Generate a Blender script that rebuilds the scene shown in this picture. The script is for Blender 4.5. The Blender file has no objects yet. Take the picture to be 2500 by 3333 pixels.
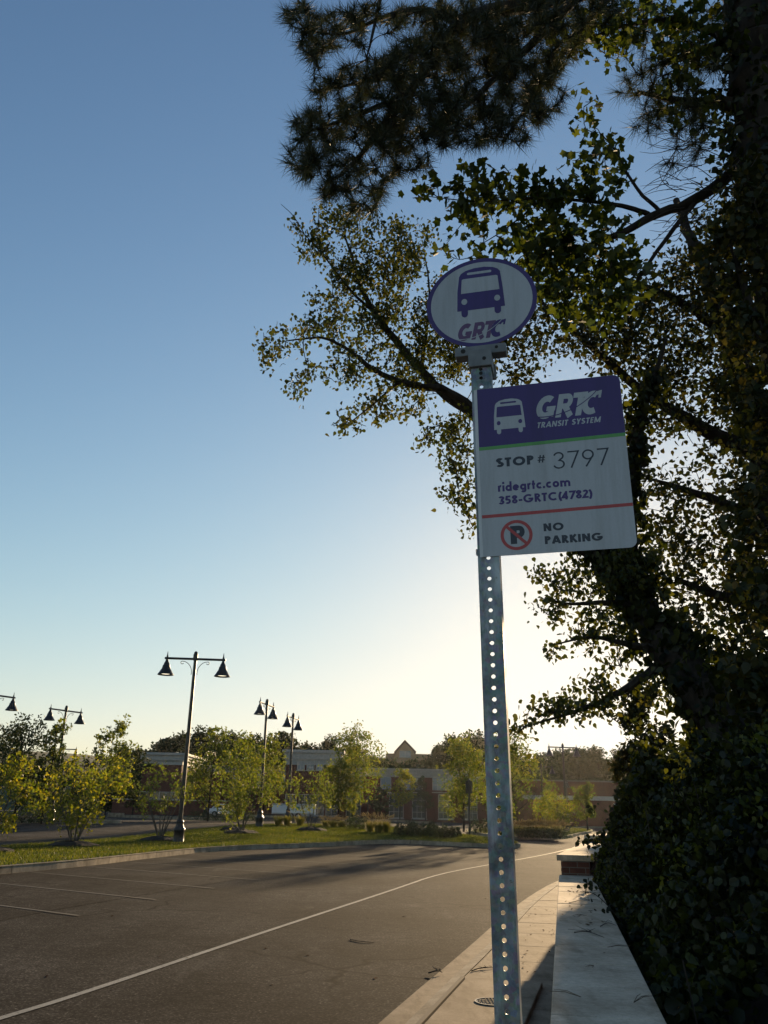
import bpy, math, random
import numpy as np
from mathutils import Vector

random.seed(7)
RNG = np.random.default_rng(7)
R_ = math.radians
SC = bpy.context.scene
COL = SC.collection

# ------------------------------------------------------------------ camera
H = 1.52
F_PX = 2720.0
PITCH, ROLL = R_(19.75), R_(1.1)
cam = bpy.data.objects.new("camera", bpy.data.cameras.new("camera"))
COL.objects.link(cam)
cam.data.sensor_fit = 'VERTICAL'
cam.data.sensor_height = 36.0
cam.data.lens = 36.0 * F_PX / 3333.0
cam.data.clip_start, cam.data.clip_end = 0.05, 3000
from mathutils import Matrix
cam.matrix_world = (Matrix.Translation((0, 0, H)) @ Matrix.Rotation(R_(90) + PITCH, 4, 'X')
                    @ Matrix.Rotation(ROLL, 4, 'Z'))
SC.camera = cam

# ------------------------------------------------------------------ light
SUN_EL, SUN_AZ = R_(10.2), R_(17.7)
w = bpy.data.worlds.new("World")
SC.world = w
w.use_nodes = True
nt = w.node_tree
sky = nt.nodes.new("ShaderNodeTexSky")
sky.sky_type = 'NISHITA'
sky.sun_disc = False
sky.sun_elevation = SUN_EL
sky.sun_rotation = SUN_AZ
sky.altitude = 50
sky.air_density, sky.dust_density, sky.ozone_density = 1.15, 0.3, 2.7
# the clear sky's brightness is rolled off towards the sun, the same in every direction
EXPO, SKY_A, SKY_K, SKY_S = 0.8, (1.12, 1.07, .95), (.200, .178, .174), 0.12
sgam = nt.nodes.new("ShaderNodeGamma"); sgam.inputs[1].default_value = 1.28
nt.links.new(sky.outputs[0], sgam.inputs[0])
sep = nt.nodes.new("ShaderNodeSeparateColor"); comb = nt.nodes.new("ShaderNodeCombineColor")
nt.links.new(sgam.outputs[0], sep.inputs[0])
def _math(op, a, b):
    n = nt.nodes.new("ShaderNodeMath"); n.operation = op
    for i, q in enumerate((a, b)):
        if isinstance(q, (int, float)): n.inputs[i].default_value = q
        else: nt.links.new(q, n.inputs[i])
    return n.outputs[0]
for i in range(3):
    ex = _math('POWER', math.e, _math('MULTIPLY', sep.outputs[i], -SKY_K[i] / SKY_A[i]))
    nt.links.new(_math('MULTIPLY', _math('SUBTRACT', 1.0, ex), SKY_A[i] / (SKY_S * 2 ** EXPO)), comb.inputs[i])
nt.links.new(comb.outputs[0], nt.nodes["Background"].inputs[0])
nt.nodes["Background"].inputs[1].default_value = SKY_S
sun = bpy.data.objects.new("sun", bpy.data.lights.new("sun", 'SUN'))
COL.objects.link(sun)
sun.data.energy = 5.0
sun.data.angle = R_(0.7)
sun.data.color = (1.0, 0.72, 0.41)
sdir = Vector((math.sin(SUN_AZ) * math.cos(SUN_EL), math.cos(SUN_AZ) * math.cos(SUN_EL), math.sin(SUN_EL)))
sun.rotation_euler = sdir.to_track_quat('Z', 'Y').to_euler()
SC.view_settings.view_transform = 'Standard'
SC.view_settings.look = 'None'
SC.view_settings.exposure = EXPO
SC.view_settings.gamma = 1.0
SC.cycles.max_bounces = 8
SC.cycles.transparent_max_bounces = 8

# ------------------------------------------------------------------ placing: bearings and ranges measured on the photograph
_c, _s = math.cos(ROLL), math.sin(ROLL)
def ray(px, py):
    U, V = px - 1250.0, py - 1666.5
    u, v = _c * U + _s * V, -_s * U + _c * V
    d = np.array([u, F_PX * math.cos(PITCH) + v * math.sin(PITCH), F_PX * math.sin(PITCH) - v * math.cos(PITCH)])
    return d / np.linalg.norm(d)
def onz(px, py, z):
    d = ray(px, py); t = (z - H) / d[2]
    return np.array([d[0] * t, d[1] * t, z])
def at(px, py, R):                       # point at horizontal range R
    d = ray(px, py); t = R / math.hypot(d[0], d[1])
    return np.array([d[0] * t, d[1] * t, H + d[2] * t])
def ss(a, b, t):
    u = np.clip((t - a) / (b - a), 0, 1); return u * u * (3 - 2 * u)
def terr(x, y):
    wx = 1 - .8 * ss(-10, 25, x)
    return -.2 + (.65 * ss(38, 72, y) + .3 * ss(72, 130, y)) * wx
def bearing(px, R, py=2650):             # ground point on the terrain on a bearing
    p = at(px, py, R); p[2] = float(terr(p[0], p[1])); return p
def grd(px, py, dz=0.0):
    d = ray(px, py); t = 3.0
    while t < 400:
        x, y, z = d[0] * t, d[1] * t, H + d[2] * t
        if z <= terr(x, y) + dz: return np.array([x, y, float(terr(x, y)) + dz])
        t += .02 * max(1, t / 20)
    return np.array([x, y, z])

# ------------------------------------------------------------------ tagging
def tag(o, label=None, cat=None, group=None, kind=None):
    if label: o['label'] = label
    if cat: o['category'] = cat
    if group: o['group'] = group
    if kind: o['kind'] = kind
    return o
def thing(name, loc, label, cat, group=None):
    o = bpy.data.objects.new(name, None)
    o.empty_display_size = .1
    COL.objects.link(o); o.location = loc
    return tag(o, label, cat, group)
def link(name, me, mats, parent=None, loc=None):
    for m in (mats if isinstance(mats, (list, tuple)) else [mats]):
        if m is not None and m.name not in [k.name for k in me.materials if k]: me.materials.append(m)
    o = bpy.data.objects.new(name, me)
    COL.objects.link(o)
    if parent is not None: o.parent = parent
    if loc is not None: o.location = loc
    return o
def origin(parent):
    p = np.zeros(3)
    while parent is not None:
        p = p + np.array(parent.location); parent = parent.parent
    return p

# ------------------------------------------------------------------ mesh builder (world coordinates)
class MB:
    def __init__(s): s.v, s.f = [], []
    def poly(s, pts):
        n = len(s.v); s.v += [tuple(map(float, p)) for p in pts]; s.f.append(tuple(range(n, n + len(pts)))); return s
    def hexa(s, a, b):                   # bottom quad a, top quad b (counter-clockwise from above)
        n = len(s.v); s.v += [tuple(map(float, p)) for p in list(a) + list(b)]
        k = len(a)
        s.f.append(tuple(n + i for i in reversed(range(k)))); s.f.append(tuple(n + k + i for i in range(k)))
        for i in range(k):
            j = (i + 1) % k; s.f.append((n + i, n + j, n + k + j, n + k + i))
        return s
    def box(s, c, size, ex=(1, 0, 0), ey=(0, 1, 0), ez=(0, 0, 1)):
        c = np.array(c, float); X, Y, Z = [np.array(e, float) * d / 2 for e, d in zip((ex, ey, ez), size)]
        a = [c - X - Y - Z, c + X - Y - Z, c + X + Y - Z, c - X + Y - Z]
        return s.hexa(a, [p + 2 * Z for p in a])
    def prism(s, pts, off):              # polygon swept along off
        off = np.array(off, float)
        return s.hexa([np.array(p, float) for p in pts], [np.array(p, float) + off for p in pts])
    def tube(s, pts, rads, n=8, cap=True):
        pts = [np.array(p, float) for p in pts]
        if not hasattr(rads, '__len__'): rads = [rads] * len(pts)
        if len(rads) != len(pts): rads = list(np.interp(np.linspace(0, 1, len(pts)), np.linspace(0, 1, len(rads)), rads))
        base = len(s.v); prev = None
        for i, p in enumerate(pts):
            t = pts[min(i + 1, len(pts) - 1)] - pts[max(i - 1, 0)]
            t = t / (np.linalg.norm(t) + 1e-9)
            if prev is None:
                prev = np.cross(t, (0, 0, 1.) if abs(t[2]) < .9 else (1., 0, 0))
            a = prev - t * (prev @ t); a /= np.linalg.norm(a) + 1e-9; prev = a
            b = np.cross(t, a)
            for k in range(n):
                q = 2 * math.pi * k / n
                s.v.append(tuple(p + rads[i] * (math.cos(q) * a + math.sin(q) * b)))
        for i in range(len(pts) - 1):
            for k in range(n):
                j = (k + 1) % n
                s.f.append((base + i * n + k, base + i * n + j, base + (i + 1) * n + j, base + (i + 1) * n + k))
        if cap:
            s.f.append(tuple(base + k for k in reversed(range(n))))
            e = base + (len(pts) - 1) * n
            s.f.append(tuple(e + k for k in range(n)))
        return s
    def lathe(s, c, prof, n=20, cap=True):   # prof: (r, z) list, about a vertical axis at c
        c = np.array(c, float); base = len(s.v)
        for r, z in prof:
            for k in range(n):
                q = 2 * math.pi * k / n
                s.v.append((c[0] + r * math.cos(q), c[1] + r * math.sin(q), c[2] + z))
        for i in range(len(prof) - 1):
            for k in range(n):
                j = (k + 1) % n
                s.f.append((base + i * n + k, base + i * n + j, base + (i + 1) * n + j, base + (i + 1) * n + k))
        if cap:
            s.f.append(tuple(base + k for k in reversed(range(n))))
            s.f.append(tuple(base + (len(prof) - 1) * n + k for k in range(n)))
        return s
    def mesh(s, name, org=(0, 0, 0)):
        me = bpy.data.meshes.new(name)
        o = np.array(org, float)
        v = np.array(s.v, float) - o
        me.from_pydata(v.tolist(), [], s.f); me.update(); return me
    def build(s, name, mat, parent=None, smooth=False, bevel=0):
        me = s.mesh(name, origin(parent))
        o = link(name, me, mat, parent)
        if smooth:
            me.shade_smooth() if hasattr(me, 'shade_smooth') else None
            try: me.set_sharp_from_angle(angle=R_(40))
            except Exception: pass
        if bevel:
            b = o.modifiers.new("bevel", 'BEVEL'); b.width = bevel; b.segments = 2; b.limit_method = 'ANGLE'; b.harden_normals = False
        return o

def resample(pts, step):
    pts = [np.array(p, float) for p in pts]
    out = [pts[0]]
    for a, b in zip(pts[:-1], pts[1:]):
        n = max(1, int(np.linalg.norm(b - a) / step))
        out += [a + (b - a) * (i + 1) / n for i in range(n)]
    return out
def smooth_path(pts, it=2):
    pts = [np.array(p, float) for p in pts]
    for _ in range(it):
        q = [pts[0]]
        for a, b in zip(pts[:-1], pts[1:]): q += [a * .75 + b * .25, a * .25 + b * .75]
        pts = q + [pts[-1]]
    return pts
def offset2(path, d):                    # offset in plan to the left of travel
    out = []
    for i, p in enumerate(path):
        t = path[min(i + 1, len(path) - 1)][:2] - path[max(i - 1, 0)][:2]
        t = t / np.linalg.norm(t)
        q = np.array(p, float); q[0] -= t[1] * d; q[1] += t[0] * d; out.append(q)
    return out

# ------------------------------------------------------------------ materials
def nmat(name):
    m = bpy.data.materials.new(name); m.use_nodes = True
    t = m.node_tree; b = t.nodes["Principled BSDF"]
    return m, t, b
def N(t, typ, **kw):
    n = t.nodes.new(typ)
    for k, v in kw.items():
        if k in n.inputs: n.inputs[k].default_value = v
        else: setattr(n, k, v)
    return n
def ramp(t, fac, stops):
    r = t.nodes.new("ShaderNodeValToRGB")
    el = r.color_ramp.elements
    while len(el) < len(stops): el.new(.5)
    for e, (p, c) in zip(el, stops): e.position = p; e.color = (*c, 1) if len(c) == 3 else c
    t.links.new(fac, r.inputs[0]); return r.outputs[0]
def coords(t, kind='Object', scale=None):
    tc = t.nodes.new("ShaderNodeTexCoord"); o = tc.outputs[kind]
    if scale:
        mp = t.nodes.new("ShaderNodeMapping"); mp.inputs['Scale'].default_value = scale
        t.links.new(o, mp.inputs[0]); o = mp.outputs[0]
    return o
def noise(t, vec, scale, detail=6, rough=.6):
    n = t.nodes.new("ShaderNodeTexNoise"); n.inputs['Scale'].default_value = scale
    n.inputs['Detail'].default_value = detail; n.inputs['Roughness'].default_value = rough
    if vec is not None: t.links.new(vec, n.inputs['Vector'])
    return n.outputs['Fac']
def mixc(t, fac, a, b, mode='MIX'):
    m = t.nodes.new("ShaderNodeMix"); m.data_type = 'RGBA'; m.blend_type = mode
    for sock, val in ((m.inputs[0], fac), (m.inputs[6], a), (m.inputs[7], b)):
        if hasattr(val, 'is_linked') or hasattr(val, 'links'): t.links.new(val, sock)
        elif isinstance(val, (int, float)): sock.default_value = val
        else: sock.default_value = (*val, 1)
    return m.outputs[2]
def bump(t, b, height, strength=.3, dist=.01):
    n = t.nodes.new("ShaderNodeBump"); n.inputs['Strength'].default_value = strength; n.inputs['Distance'].default_value = dist
    t.links.new(height, n.inputs['Height']); t.links.new(n.outputs[0], b.inputs['Normal'])
def plain(name, c, rough=.6, metal=0, spec=.5):
    m, t, b = nmat(name)
    b.inputs['Base Color'].default_value = (*c, 1); b.inputs['Roughness'].default_value = rough
    b.inputs['Metallic'].default_value = metal; b.inputs['Specular IOR Level'].default_value = spec
    return m
def speckled(name, c0, c1, scale, rough=.8, big=None, bstr=.2, bdist=.005, spec=.4, detail=6, stretch=None):
    m, t, b = nmat(name)
    v = coords(t, 'Object', stretch)
    n1 = noise(t, v, scale, detail)
    col = ramp(t, n1, [(.3, c0), (.7, c1)])
    if big:
        sc, lo, hi = big
        n2 = noise(t, coords(t), sc, 4)
        r2 = ramp(t, n2, [(.35, (lo,) * 3), (.65, (hi,) * 3)])
        col = mixc(t, 1.0, col, r2, 'MULTIPLY')
    t.links.new(col, b.inputs['Base Color'])
    b.inputs['Roughness'].default_value = rough; b.inputs['Specular IOR Level'].default_value = spec
    bump(t, b, n1, bstr, bdist)
    return m
M = {}
def asphalt(name, k=1.0, tint=(1, .96, .9)):
    m, t, b = nmat(name)
    v = coords(t)
    fine = noise(t, v, 34, 5, .75); mid = noise(t, v, 6, 5, .6); big = noise(t, v, .35, 4, .55)
    streak = noise(t, coords(t, 'Object', (1.2, .12, 1)), 1.0, 5, .6)
    c = ramp(t, fine, [(.32, tuple(.022 * k * q for q in tint)), (.5, tuple(.05 * k * q for q in tint)), (.60, tuple(.11 * k * q for q in tint)), (.68, tuple(.34 * k * q for q in tint))])
    c = mixc(t, 1.0, c, ramp(t, mid, [(.3, (.68,) * 3), (.7, (1.3,) * 3)]), 'MULTIPLY')
    c = mixc(t, 1.0, c, ramp(t, big, [(.35, (.66, .65, .64)), (.65, (1.3, 1.3, 1.3))]), 'MULTIPLY')
    c = mixc(t, 1.0, c, ramp(t, streak, [(.35, (.85,) * 3), (.6, (1.1,) * 3)]), 'MULTIPLY')
    # hairline cracks in places, old oil stains, paler worn wheel tracks
    wv = t.nodes.new("ShaderNodeMix"); wv.data_type = 'VECTOR'; wv.inputs[0].default_value = .35
    dn = t.nodes.new("ShaderNodeTexNoise"); dn.inputs['Scale'].default_value = 1.6; dn.inputs['Detail'].default_value = 5; t.links.new(v, dn.inputs['Vector'])
    t.links.new(v, wv.inputs[4]); t.links.new(dn.outputs['Color'], wv.inputs[5])
    vo = t.nodes.new("ShaderNodeTexVoronoi"); vo.feature = 'DISTANCE_TO_EDGE'; vo.inputs['Scale'].default_value = .42; t.links.new(wv.outputs[1], vo.inputs['Vector'])
    crack = ramp(t, vo.outputs['Distance'], [(.0, (1, 1, 1)), (.012, (0, 0, 0))])
    cm = ramp(t, noise(t, v, .16, 3), [(.47, (0, 0, 0)), (.56, (1, 1, 1))])
    c = mixc(t, mixc(t, 1.0, crack, cm, 'MULTIPLY'), c, (.008, .007, .006))
    st2 = ramp(t, noise(t, v, .8, 5, .65), [(.62, (1, 1, 1)), (.74, (.55, .54, .53))])
    c = mixc(t, 1.0, c, st2, 'MULTIPLY')
    c = mixc(t, ramp(t, noise(t, coords(t, 'Object', (1, .35, 1)), .9, 6, .7), [(.60, (0, 0, 0)), (.78, (.5, .5, .5))]), c, tuple(.13 * k * 2 * q for q in tint))
    t.links.new(c, b.inputs['Base Color'])
    b.inputs['Roughness'].default_value = .95; b.inputs['Specular IOR Level'].default_value = .025
    bump(t, b, fine, .6, .006)
    return m
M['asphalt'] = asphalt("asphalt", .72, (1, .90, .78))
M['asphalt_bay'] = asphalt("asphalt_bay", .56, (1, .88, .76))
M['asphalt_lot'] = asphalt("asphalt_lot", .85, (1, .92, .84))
def concrete(name, c, dirt=.6, spec=.10):
    m, t, b = nmat(name)
    v = coords(t)
    f = noise(t, v, 45, 6, .65); g = noise(t, v, 2.2, 6, .65); st = noise(t, coords(t, 'Object', (6, 1.2, 1)), 1.3, 5)
    pit = noise(t, v, 160, 2, .5)
    col = ramp(t, f, [(.3, tuple(q * .8 for q in c)), (.7, tuple(q * 1.15 for q in c))])
    col = mixc(t, 1.0, col, ramp(t, g, [(.3, (dirt, dirt * .95, dirt * .88)), (.62, (1.08, 1.08, 1.08))]), 'MULTIPLY')
    col = mixc(t, 1.0, col, ramp(t, st, [(.32, (.7, .68, .64)), (.5, (1, 1, 1))]), 'MULTIPLY')
    col = mixc(t, 1.0, col, ramp(t, pit, [(.28, (.55, .53, .5)), (.36, (1, 1, 1))]), 'MULTIPLY')
    t.links.new(col, b.inputs['Base Color']); b.inputs['Roughness'].default_value = .9
    b.inputs['Specular IOR Level'].default_value = spec
    bump(t, b, f, .35, .004)
    return m
M['walk'] = concrete("sidewalk_concrete", (.33, .26, .185), .58)
M['gutter'] = concrete("gutter_concrete", (.28, .22, .155), .55)
M['kerb'] = concrete("kerb_concrete", (.34, .285, .215), .5)
M['coping'] = concrete("cast_stone", (.60, .48, .36), .62, .2)
M['brick'] = speckled("brick", (.10, .032, .020), (.21, .075, .045), 9, .85, (1.4, .7, 1.15), .3, .003)
M['mortar'] = speckled("mortar", (.18, .16, .14), (.28, .25, .21), 60, .9)
def brick_far():
    m, t, b = nmat("brick_far")
    v = coords(t)
    n = noise(t, v, 1.1, 5); f = noise(t, coords(t, 'Object', (4, 4, 14)), 1.0, 3)
    c = ramp(t, f, [(.3, (.065, .024, .017)), (.7, (.12, .046, .032))])
    c = mixc(t, 1.0, c, ramp(t, n, [(.3, (.8, .8, .8)), (.7, (1.1, 1.1, 1.1))]), 'MULTIPLY')
    t.links.new(c, b.inputs['Base Color']); b.inputs['Roughness'].default_value = .9
    return m
M['brick_far'] = brick_far()
M['trim'] = speckled("pale_trim", (.27, .265, .25), (.36, .35, .33), 3, .7)
M['roof_flat'] = plain("flat_roof", (.12, .12, .12), .9)
M['shingle'] = speckled("shingle", (.10, .07, .06), (.17, .12, .10), 2, .9)
M['tan_wall'] = speckled("tan_wall", (.34, .22, .14), (.42, .28, .18), 2, .85)
M['pane'] = plain("window_pane", (.16, .20, .24), .15, 0, .6)
M['dark_pane'] = plain("dark_window_pane", (.05, .06, .06), .1, 0, .7)
M['frame'] = plain("window_frame", (.34, .33, .31), .5)
M['dark_metal'] = speckled("dark_bronze_paint", (.011, .009, .008), (.02, .016, .013), 14, .42, None, .05, .002, .5)
M['rust_metal'] = speckled("bare_arm_metal", (.10, .07, .05), (.2, .15, .11), 10, .45, None, .05, .002, .5)
def emis(name, c, s):
    m, t, b = nmat(name)
    b.inputs['Base Color'].default_value = (*c, 1); b.inputs['Emission Color'].default_value = (*c, 1)
    b.inputs['Emission Strength'].default_value = s; return m
M['lens'] = emis("lamp_lens", (1, .86, .62), .9)
M['globe'] = emis("lit_globe", (1, .85, .6), 1.6)
M['white_paint'] = speckled("white_paint", (.7, .71, .73), (.8, .8, .8), 2, .35)
M['green_mark'] = plain("green_mark", (.05, .2, .13), .5)
M['black'] = plain("black_rubber", (.015, .015, .015), .8)
M['glass_dark'] = plain("car_glass", (.02, .025, .03), .08)
M['line'] = None
def road_paint():
    m, t, b = nmat("worn_road_paint")
    v = coords(t)
    n = noise(t, v, 35, 5, .7); n2 = noise(t, v, 1.5, 4)
    f = ramp(t, n, [(.34, (0, 0, 0)), (.48, (1, 1, 1))])
    c = mixc(t, f, (.07, .065, .055), (.30, .28, .235))
    c = mixc(t, 1.0, c, ramp(t, n2, [(.3, (.75,) * 3), (.7, (1.1,) * 3)]), 'MULTIPLY')
    t.links.new(c, b.inputs['Base Color']); b.inputs['Roughness'].default_value = .7
    return m
M['line'] = road_paint()
def faint_paint():
    m, t, b = nmat("faded_bay_paint")
    v = coords(t)
    n = noise(t, v, 25, 5, .7); n2 = noise(t, v, .9, 4)
    f = ramp(t, n, [(.42, (0, 0, 0)), (.6, (1, 1, 1))])
    c = mixc(t, f, (.04, .036, .03), (.095, .088, .074))
    c = mixc(t, ramp(t, n2, [(.4, (0, 0, 0)), (.6, (1, 1, 1))]), (.035, .031, .025), c)
    t.links.new(c, b.inputs['Base Color']); b.inputs['Roughness'].default_value = .8
    return m
M['faint'] = faint_paint()
M['mulch'] = speckled("mulch", (.008, .006, .004), (.05, .032, .02), 25, .95, None, .9, .03)
M['soil'] = speckled("soil", (.02, .015, .01), (.06, .045, .03), 6, .95, None, .6, .03)
M['lawn'] = speckled("lawn_soil", (.035, .05, .012), (.08, .10, .03), 5, .95, (.4, .7, 1.2), .4, .02)
M['field'] = speckled("field", (.03, .04, .015), (.06, .07, .03), .3, .95)
M['bark'] = speckled("bark", (.012, .0095, .0075), (.045, .036, .029), 9, .95, None, .8, .02, .2, 6, (1, 1, .25))
M['bark_pale'] = speckled("pale_bark", (.05, .042, .034), (.15, .125, .10), 12, .9, None, .6, .01, .2, 6, (1, 1, .4))
M['twig'] = plain("twig", (.035, .026, .02), .9)
def galv():
    m, t, b = nmat("galvanised_steel")
    v = coords(t)
    vo = N(t, "ShaderNodeTexVoronoi", Scale=95.0); t.links.new(v, vo.inputs['Vector'])
    n = noise(t, v, 22, 6, .7); g = noise(t, coords(t, 'Object', (9, 9, 2.5)), 3, 5, .65)
    c = ramp(t, n, [(.3, (.06, .072, .082)), (.7, (.27, .305, .33))])
    c = mixc(t, .25, c, vo.outputs['Color'], 'SOFT_LIGHT')
    c = mixc(t, ramp(t, g, [(.48, (0, 0, 0)), (.72, (1, 1, 1))]), c, (.45, .49, .51))
    c = mixc(t, ramp(t, noise(t, v, 60, 3), [(.66, (0, 0, 0)), (.74, (1, 1, 1))]), c, (.10, .085, .07))
    t.links.new(c, b.inputs['Base Color'])
    b.inputs['Metallic'].default_value = .35
    t.links.new(ramp(t, n, [(.3, (.42,) * 3), (.7, (.65,) * 3)]), b.inputs['Roughness'])
    bump(t, b, n, .15, .001)
    return m
M['galv'] = galv()
M['cast'] = speckled("cast_aluminium", (.13, .14, .15), (.22, .23, .24), 25, .6, None, .1, .001)
def signface(name, c, grain=.04):
    m, t, b = nmat(name)
    v = coords(t)
    n = noise(t, v, 260, 3, .6); g = noise(t, coords(t, 'Object', (26, 26, 2.2)), 1.0, 6, .7)
    col = ramp(t, n, [(.3, tuple(q * (1 - grain) for q in c)), (.7, tuple(q * (1 + grain) for q in c))])
    col = mixc(t, 1.0, col, ramp(t, g, [(.32, (.80, .79, .77)), (.55, (1, 1, 1))]), 'MULTIPLY')
    t.links.new(col, b.inputs['Base Color']); b.inputs['Roughness'].default_value = .45
    return m
M['s_white'] = signface("sign_white", (.40, .42, .45))
M['s_white2'] = signface("sign_white_edge", (.56, .58, .6))
M['s_purple'] = signface("sign_purple", (.042, .017, .135))
M['s_mauve'] = signface("sign_mauve", (.11, .05, .13))
M['s_green'] = signface("sign_green", (.10, .32, .08))
M['s_red'] = signface("sign_red", (.40, .045, .045))
M['s_black'] = signface("sign_black", (.018, .024, .04))
M['steel_edge'] = plain("steel_nosing", (.21, .18, .14), .9, 0, .05)

def leafmat(name, stops, trans, tmix=.45, gloss=.06, big=None, amp=((.75, .8, .8), (1.25, 1.15, 1.0))):
    m = bpy.data.materials.new(name); m.use_nodes = True
    t = m.node_tree; t.nodes.clear()
    out = t.nodes.new("ShaderNodeOutputMaterial")
    geo = t.nodes.new("ShaderNodeNewGeometry"); oi = t.nodes.new("ShaderNodeObjectInfo")
    ad = t.nodes.new("ShaderNodeMath"); ad.operation = 'ADD'
    t.links.new(geo.outputs['Random Per Island'], ad.inputs[0]); t.links.new(oi.outputs['Random'], ad.inputs[1])
    fr = t.nodes.new("ShaderNodeMath"); fr.operation = 'FRACT'; t.links.new(ad.outputs[0], fr.inputs[0])
    col = ramp(t, fr.outputs[0], stops)
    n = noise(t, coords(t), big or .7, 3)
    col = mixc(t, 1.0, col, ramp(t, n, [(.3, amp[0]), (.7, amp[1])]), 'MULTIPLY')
    d = t.nodes.new("ShaderNodeBsdfDiffuse"); t.links.new(col, d.inputs[0])
    tr = t.nodes.new("ShaderNodeBsdfTranslucent")
    tc = mixc(t, 1.0, col, trans, 'MULTIPLY'); t.links.new(tc, tr.inputs[0])
    mx = t.nodes.new("ShaderNodeMixShader"); mx.inputs[0].default_value = tmix
    t.links.new(d.outputs[0], mx.inputs[1]); t.links.new(tr.outputs[0], mx.inputs[2])
    gl = t.nodes.new("ShaderNodeBsdfGlossy"); gl.inputs['Roughness'].default_value = .45
    gl.inputs[0].default_value = (1, 1, 1, 1)
    m2 = t.nodes.new("ShaderNodeMixShader"); m2.inputs[0].default_value = gloss
    t.links.new(mx.outputs[0], m2.inputs[1]); t.links.new(gl.outputs[0], m2.inputs[2])
    t.links.new(m2.outputs[0], out.inputs[0])
    return m
G_STOPS = lambda a, b, c: [(0, a), (.5, b), (1, c)]
M['lf_birch'] = leafmat("birch_leaf", G_STOPS((.028, .04, .012), (.045, .056, .016), (.085, .08, .02)), (1.5, 1.45, .5), .42, .02)
M['lf_gum'] = leafmat("sweetgum_leaf", G_STOPS((.022, .036, .010), (.036, .052, .013), (.07, .082, .018)), (1.6, 1.6, .5), .42, .02)
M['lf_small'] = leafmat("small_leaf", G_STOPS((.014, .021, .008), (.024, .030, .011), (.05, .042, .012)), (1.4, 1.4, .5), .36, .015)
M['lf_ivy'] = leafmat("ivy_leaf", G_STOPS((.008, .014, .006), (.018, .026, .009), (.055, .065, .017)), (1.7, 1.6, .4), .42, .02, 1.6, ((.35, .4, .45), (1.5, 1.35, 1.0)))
M['needle'] = leafmat("pine_needle", G_STOPS((.018, .028, .014), (.03, .04, .018), (.055, .05, .02)), (1.2, 1.2, .5), .3, .04)
M['lf_myrtle'] = leafmat("myrtle_leaf", G_STOPS((.05, .078, .012), (.095, .115, .016), (.17, .155, .02)), (2.3, 2.1, .5), .62, .03)
M['lf_green'] = leafmat("street_tree_leaf", G_STOPS((.045, .07, .016), (.075, .10, .022), (.12, .12, .025)), (2.1, 2.0, .5), .6, .03)
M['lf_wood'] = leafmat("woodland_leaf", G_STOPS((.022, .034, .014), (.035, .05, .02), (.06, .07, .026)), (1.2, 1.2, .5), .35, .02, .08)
M['lf_shrub'] = leafmat("shrub_leaf", G_STOPS((.02, .03, .01), (.03, .045, .014), (.05, .065, .02)), (1.2, 1.3, .5), .35, .04)
M['grass'] = leafmat("grass_blade", G_STOPS((.042, .068, .016), (.07, .098, .022), (.12, .13, .042)), (1.5, 1.45, .4), .5, .02, .55, ((.55, .62, .7), (1.4, 1.15, .95)))  # broad noise paints in patchy tree shade, along with yellower grass tones
M['fgrass'] = leafmat("fountain_grass_blade", G_STOPS((.08, .10, .025), (.13, .14, .035), (.2, .17, .05)), (1.4, 1.3, .5), .5, .03)
M['plume'] = leafmat("grass_plume", G_STOPS((.26, .22, .14), (.36, .31, .20), (.46, .40, .27)), (1.2, 1.1, .8), .55, .0)
M['dry'] = leafmat("dry_leaf", G_STOPS((.05, .03, .015), (.10, .06, .03), (.28, .2, .12)), (1, .8, .5), .25, .03)

# ------------------------------------------------------------------ foliage engine
def diamond(): return np.array([(-.5, 0, 0), (0, -.28, .05), (.5, 0, 0), (0, .28, .05)]), [(0, 1, 2, 3)]
def heart():
    return np.array([(-.5, 0, 0), (-.42, .26, .04), (-.1, .36, .05), (.5, 0, -.05), (-.1, -.36, .05), (-.42, -.26, .04)]), [(0, 5, 4, 3), (0, 3, 2, 1)]
def star():
    v = []
    for k, (a, r) in enumerate([(0, .60), (24, .36), (62, .55), (92, .34), (128, .44), (160, .30), (200, .30), (232, .44), (268, .34), (298, .55), (336, .36)]):
        v.append((r * math.cos(R_(a)), r * math.sin(R_(a)), -.12 * r * r + .02 * math.sin(k)))
    v.append((0, 0, .02)); n = len(v) - 1
    return np.array(v), [(n, i, (i + 1) % n) for i in range(n)]
def round_leaf():
    v = [(.5 * math.cos(q), .46 * math.sin(q), .05 * math.cos(2 * q)) for q in np.linspace(0, 2 * math.pi, 7)[:-1]]
    return np.array(v), [(0, 1, 2, 3), (0, 3, 4, 5)]
def rand_rot(n, droop=None):
    """random rotation matrices; droop: leaves hang with their tip (+x) down by that weight"""
    a = RNG.normal(size=(n, 3)); a /= np.linalg.norm(a, axis=1, keepdims=True)
    if droop is not None:
        a = a * (1 - droop) + np.array([0, 0, -1.]) * droop; a /= np.linalg.norm(a, axis=1, keepdims=True)
    b = RNG.normal(size=(n, 3)); b -= a * (a * b).sum(1, keepdims=True); b /= np.linalg.norm(b, axis=1, keepdims=True)
    c = np.cross(a, b)
    return np.stack([a, b, c], axis=2)
def leaf_arrays(tmpl, pos, size, rot):
    v, f = tmpl
    n, k = len(pos), len(v)
    V = np.einsum('nij,kj->nki', rot, v) * size[:, None, None] + pos[:, None, :]
    return V.reshape(-1, 3), f, n, k
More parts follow.
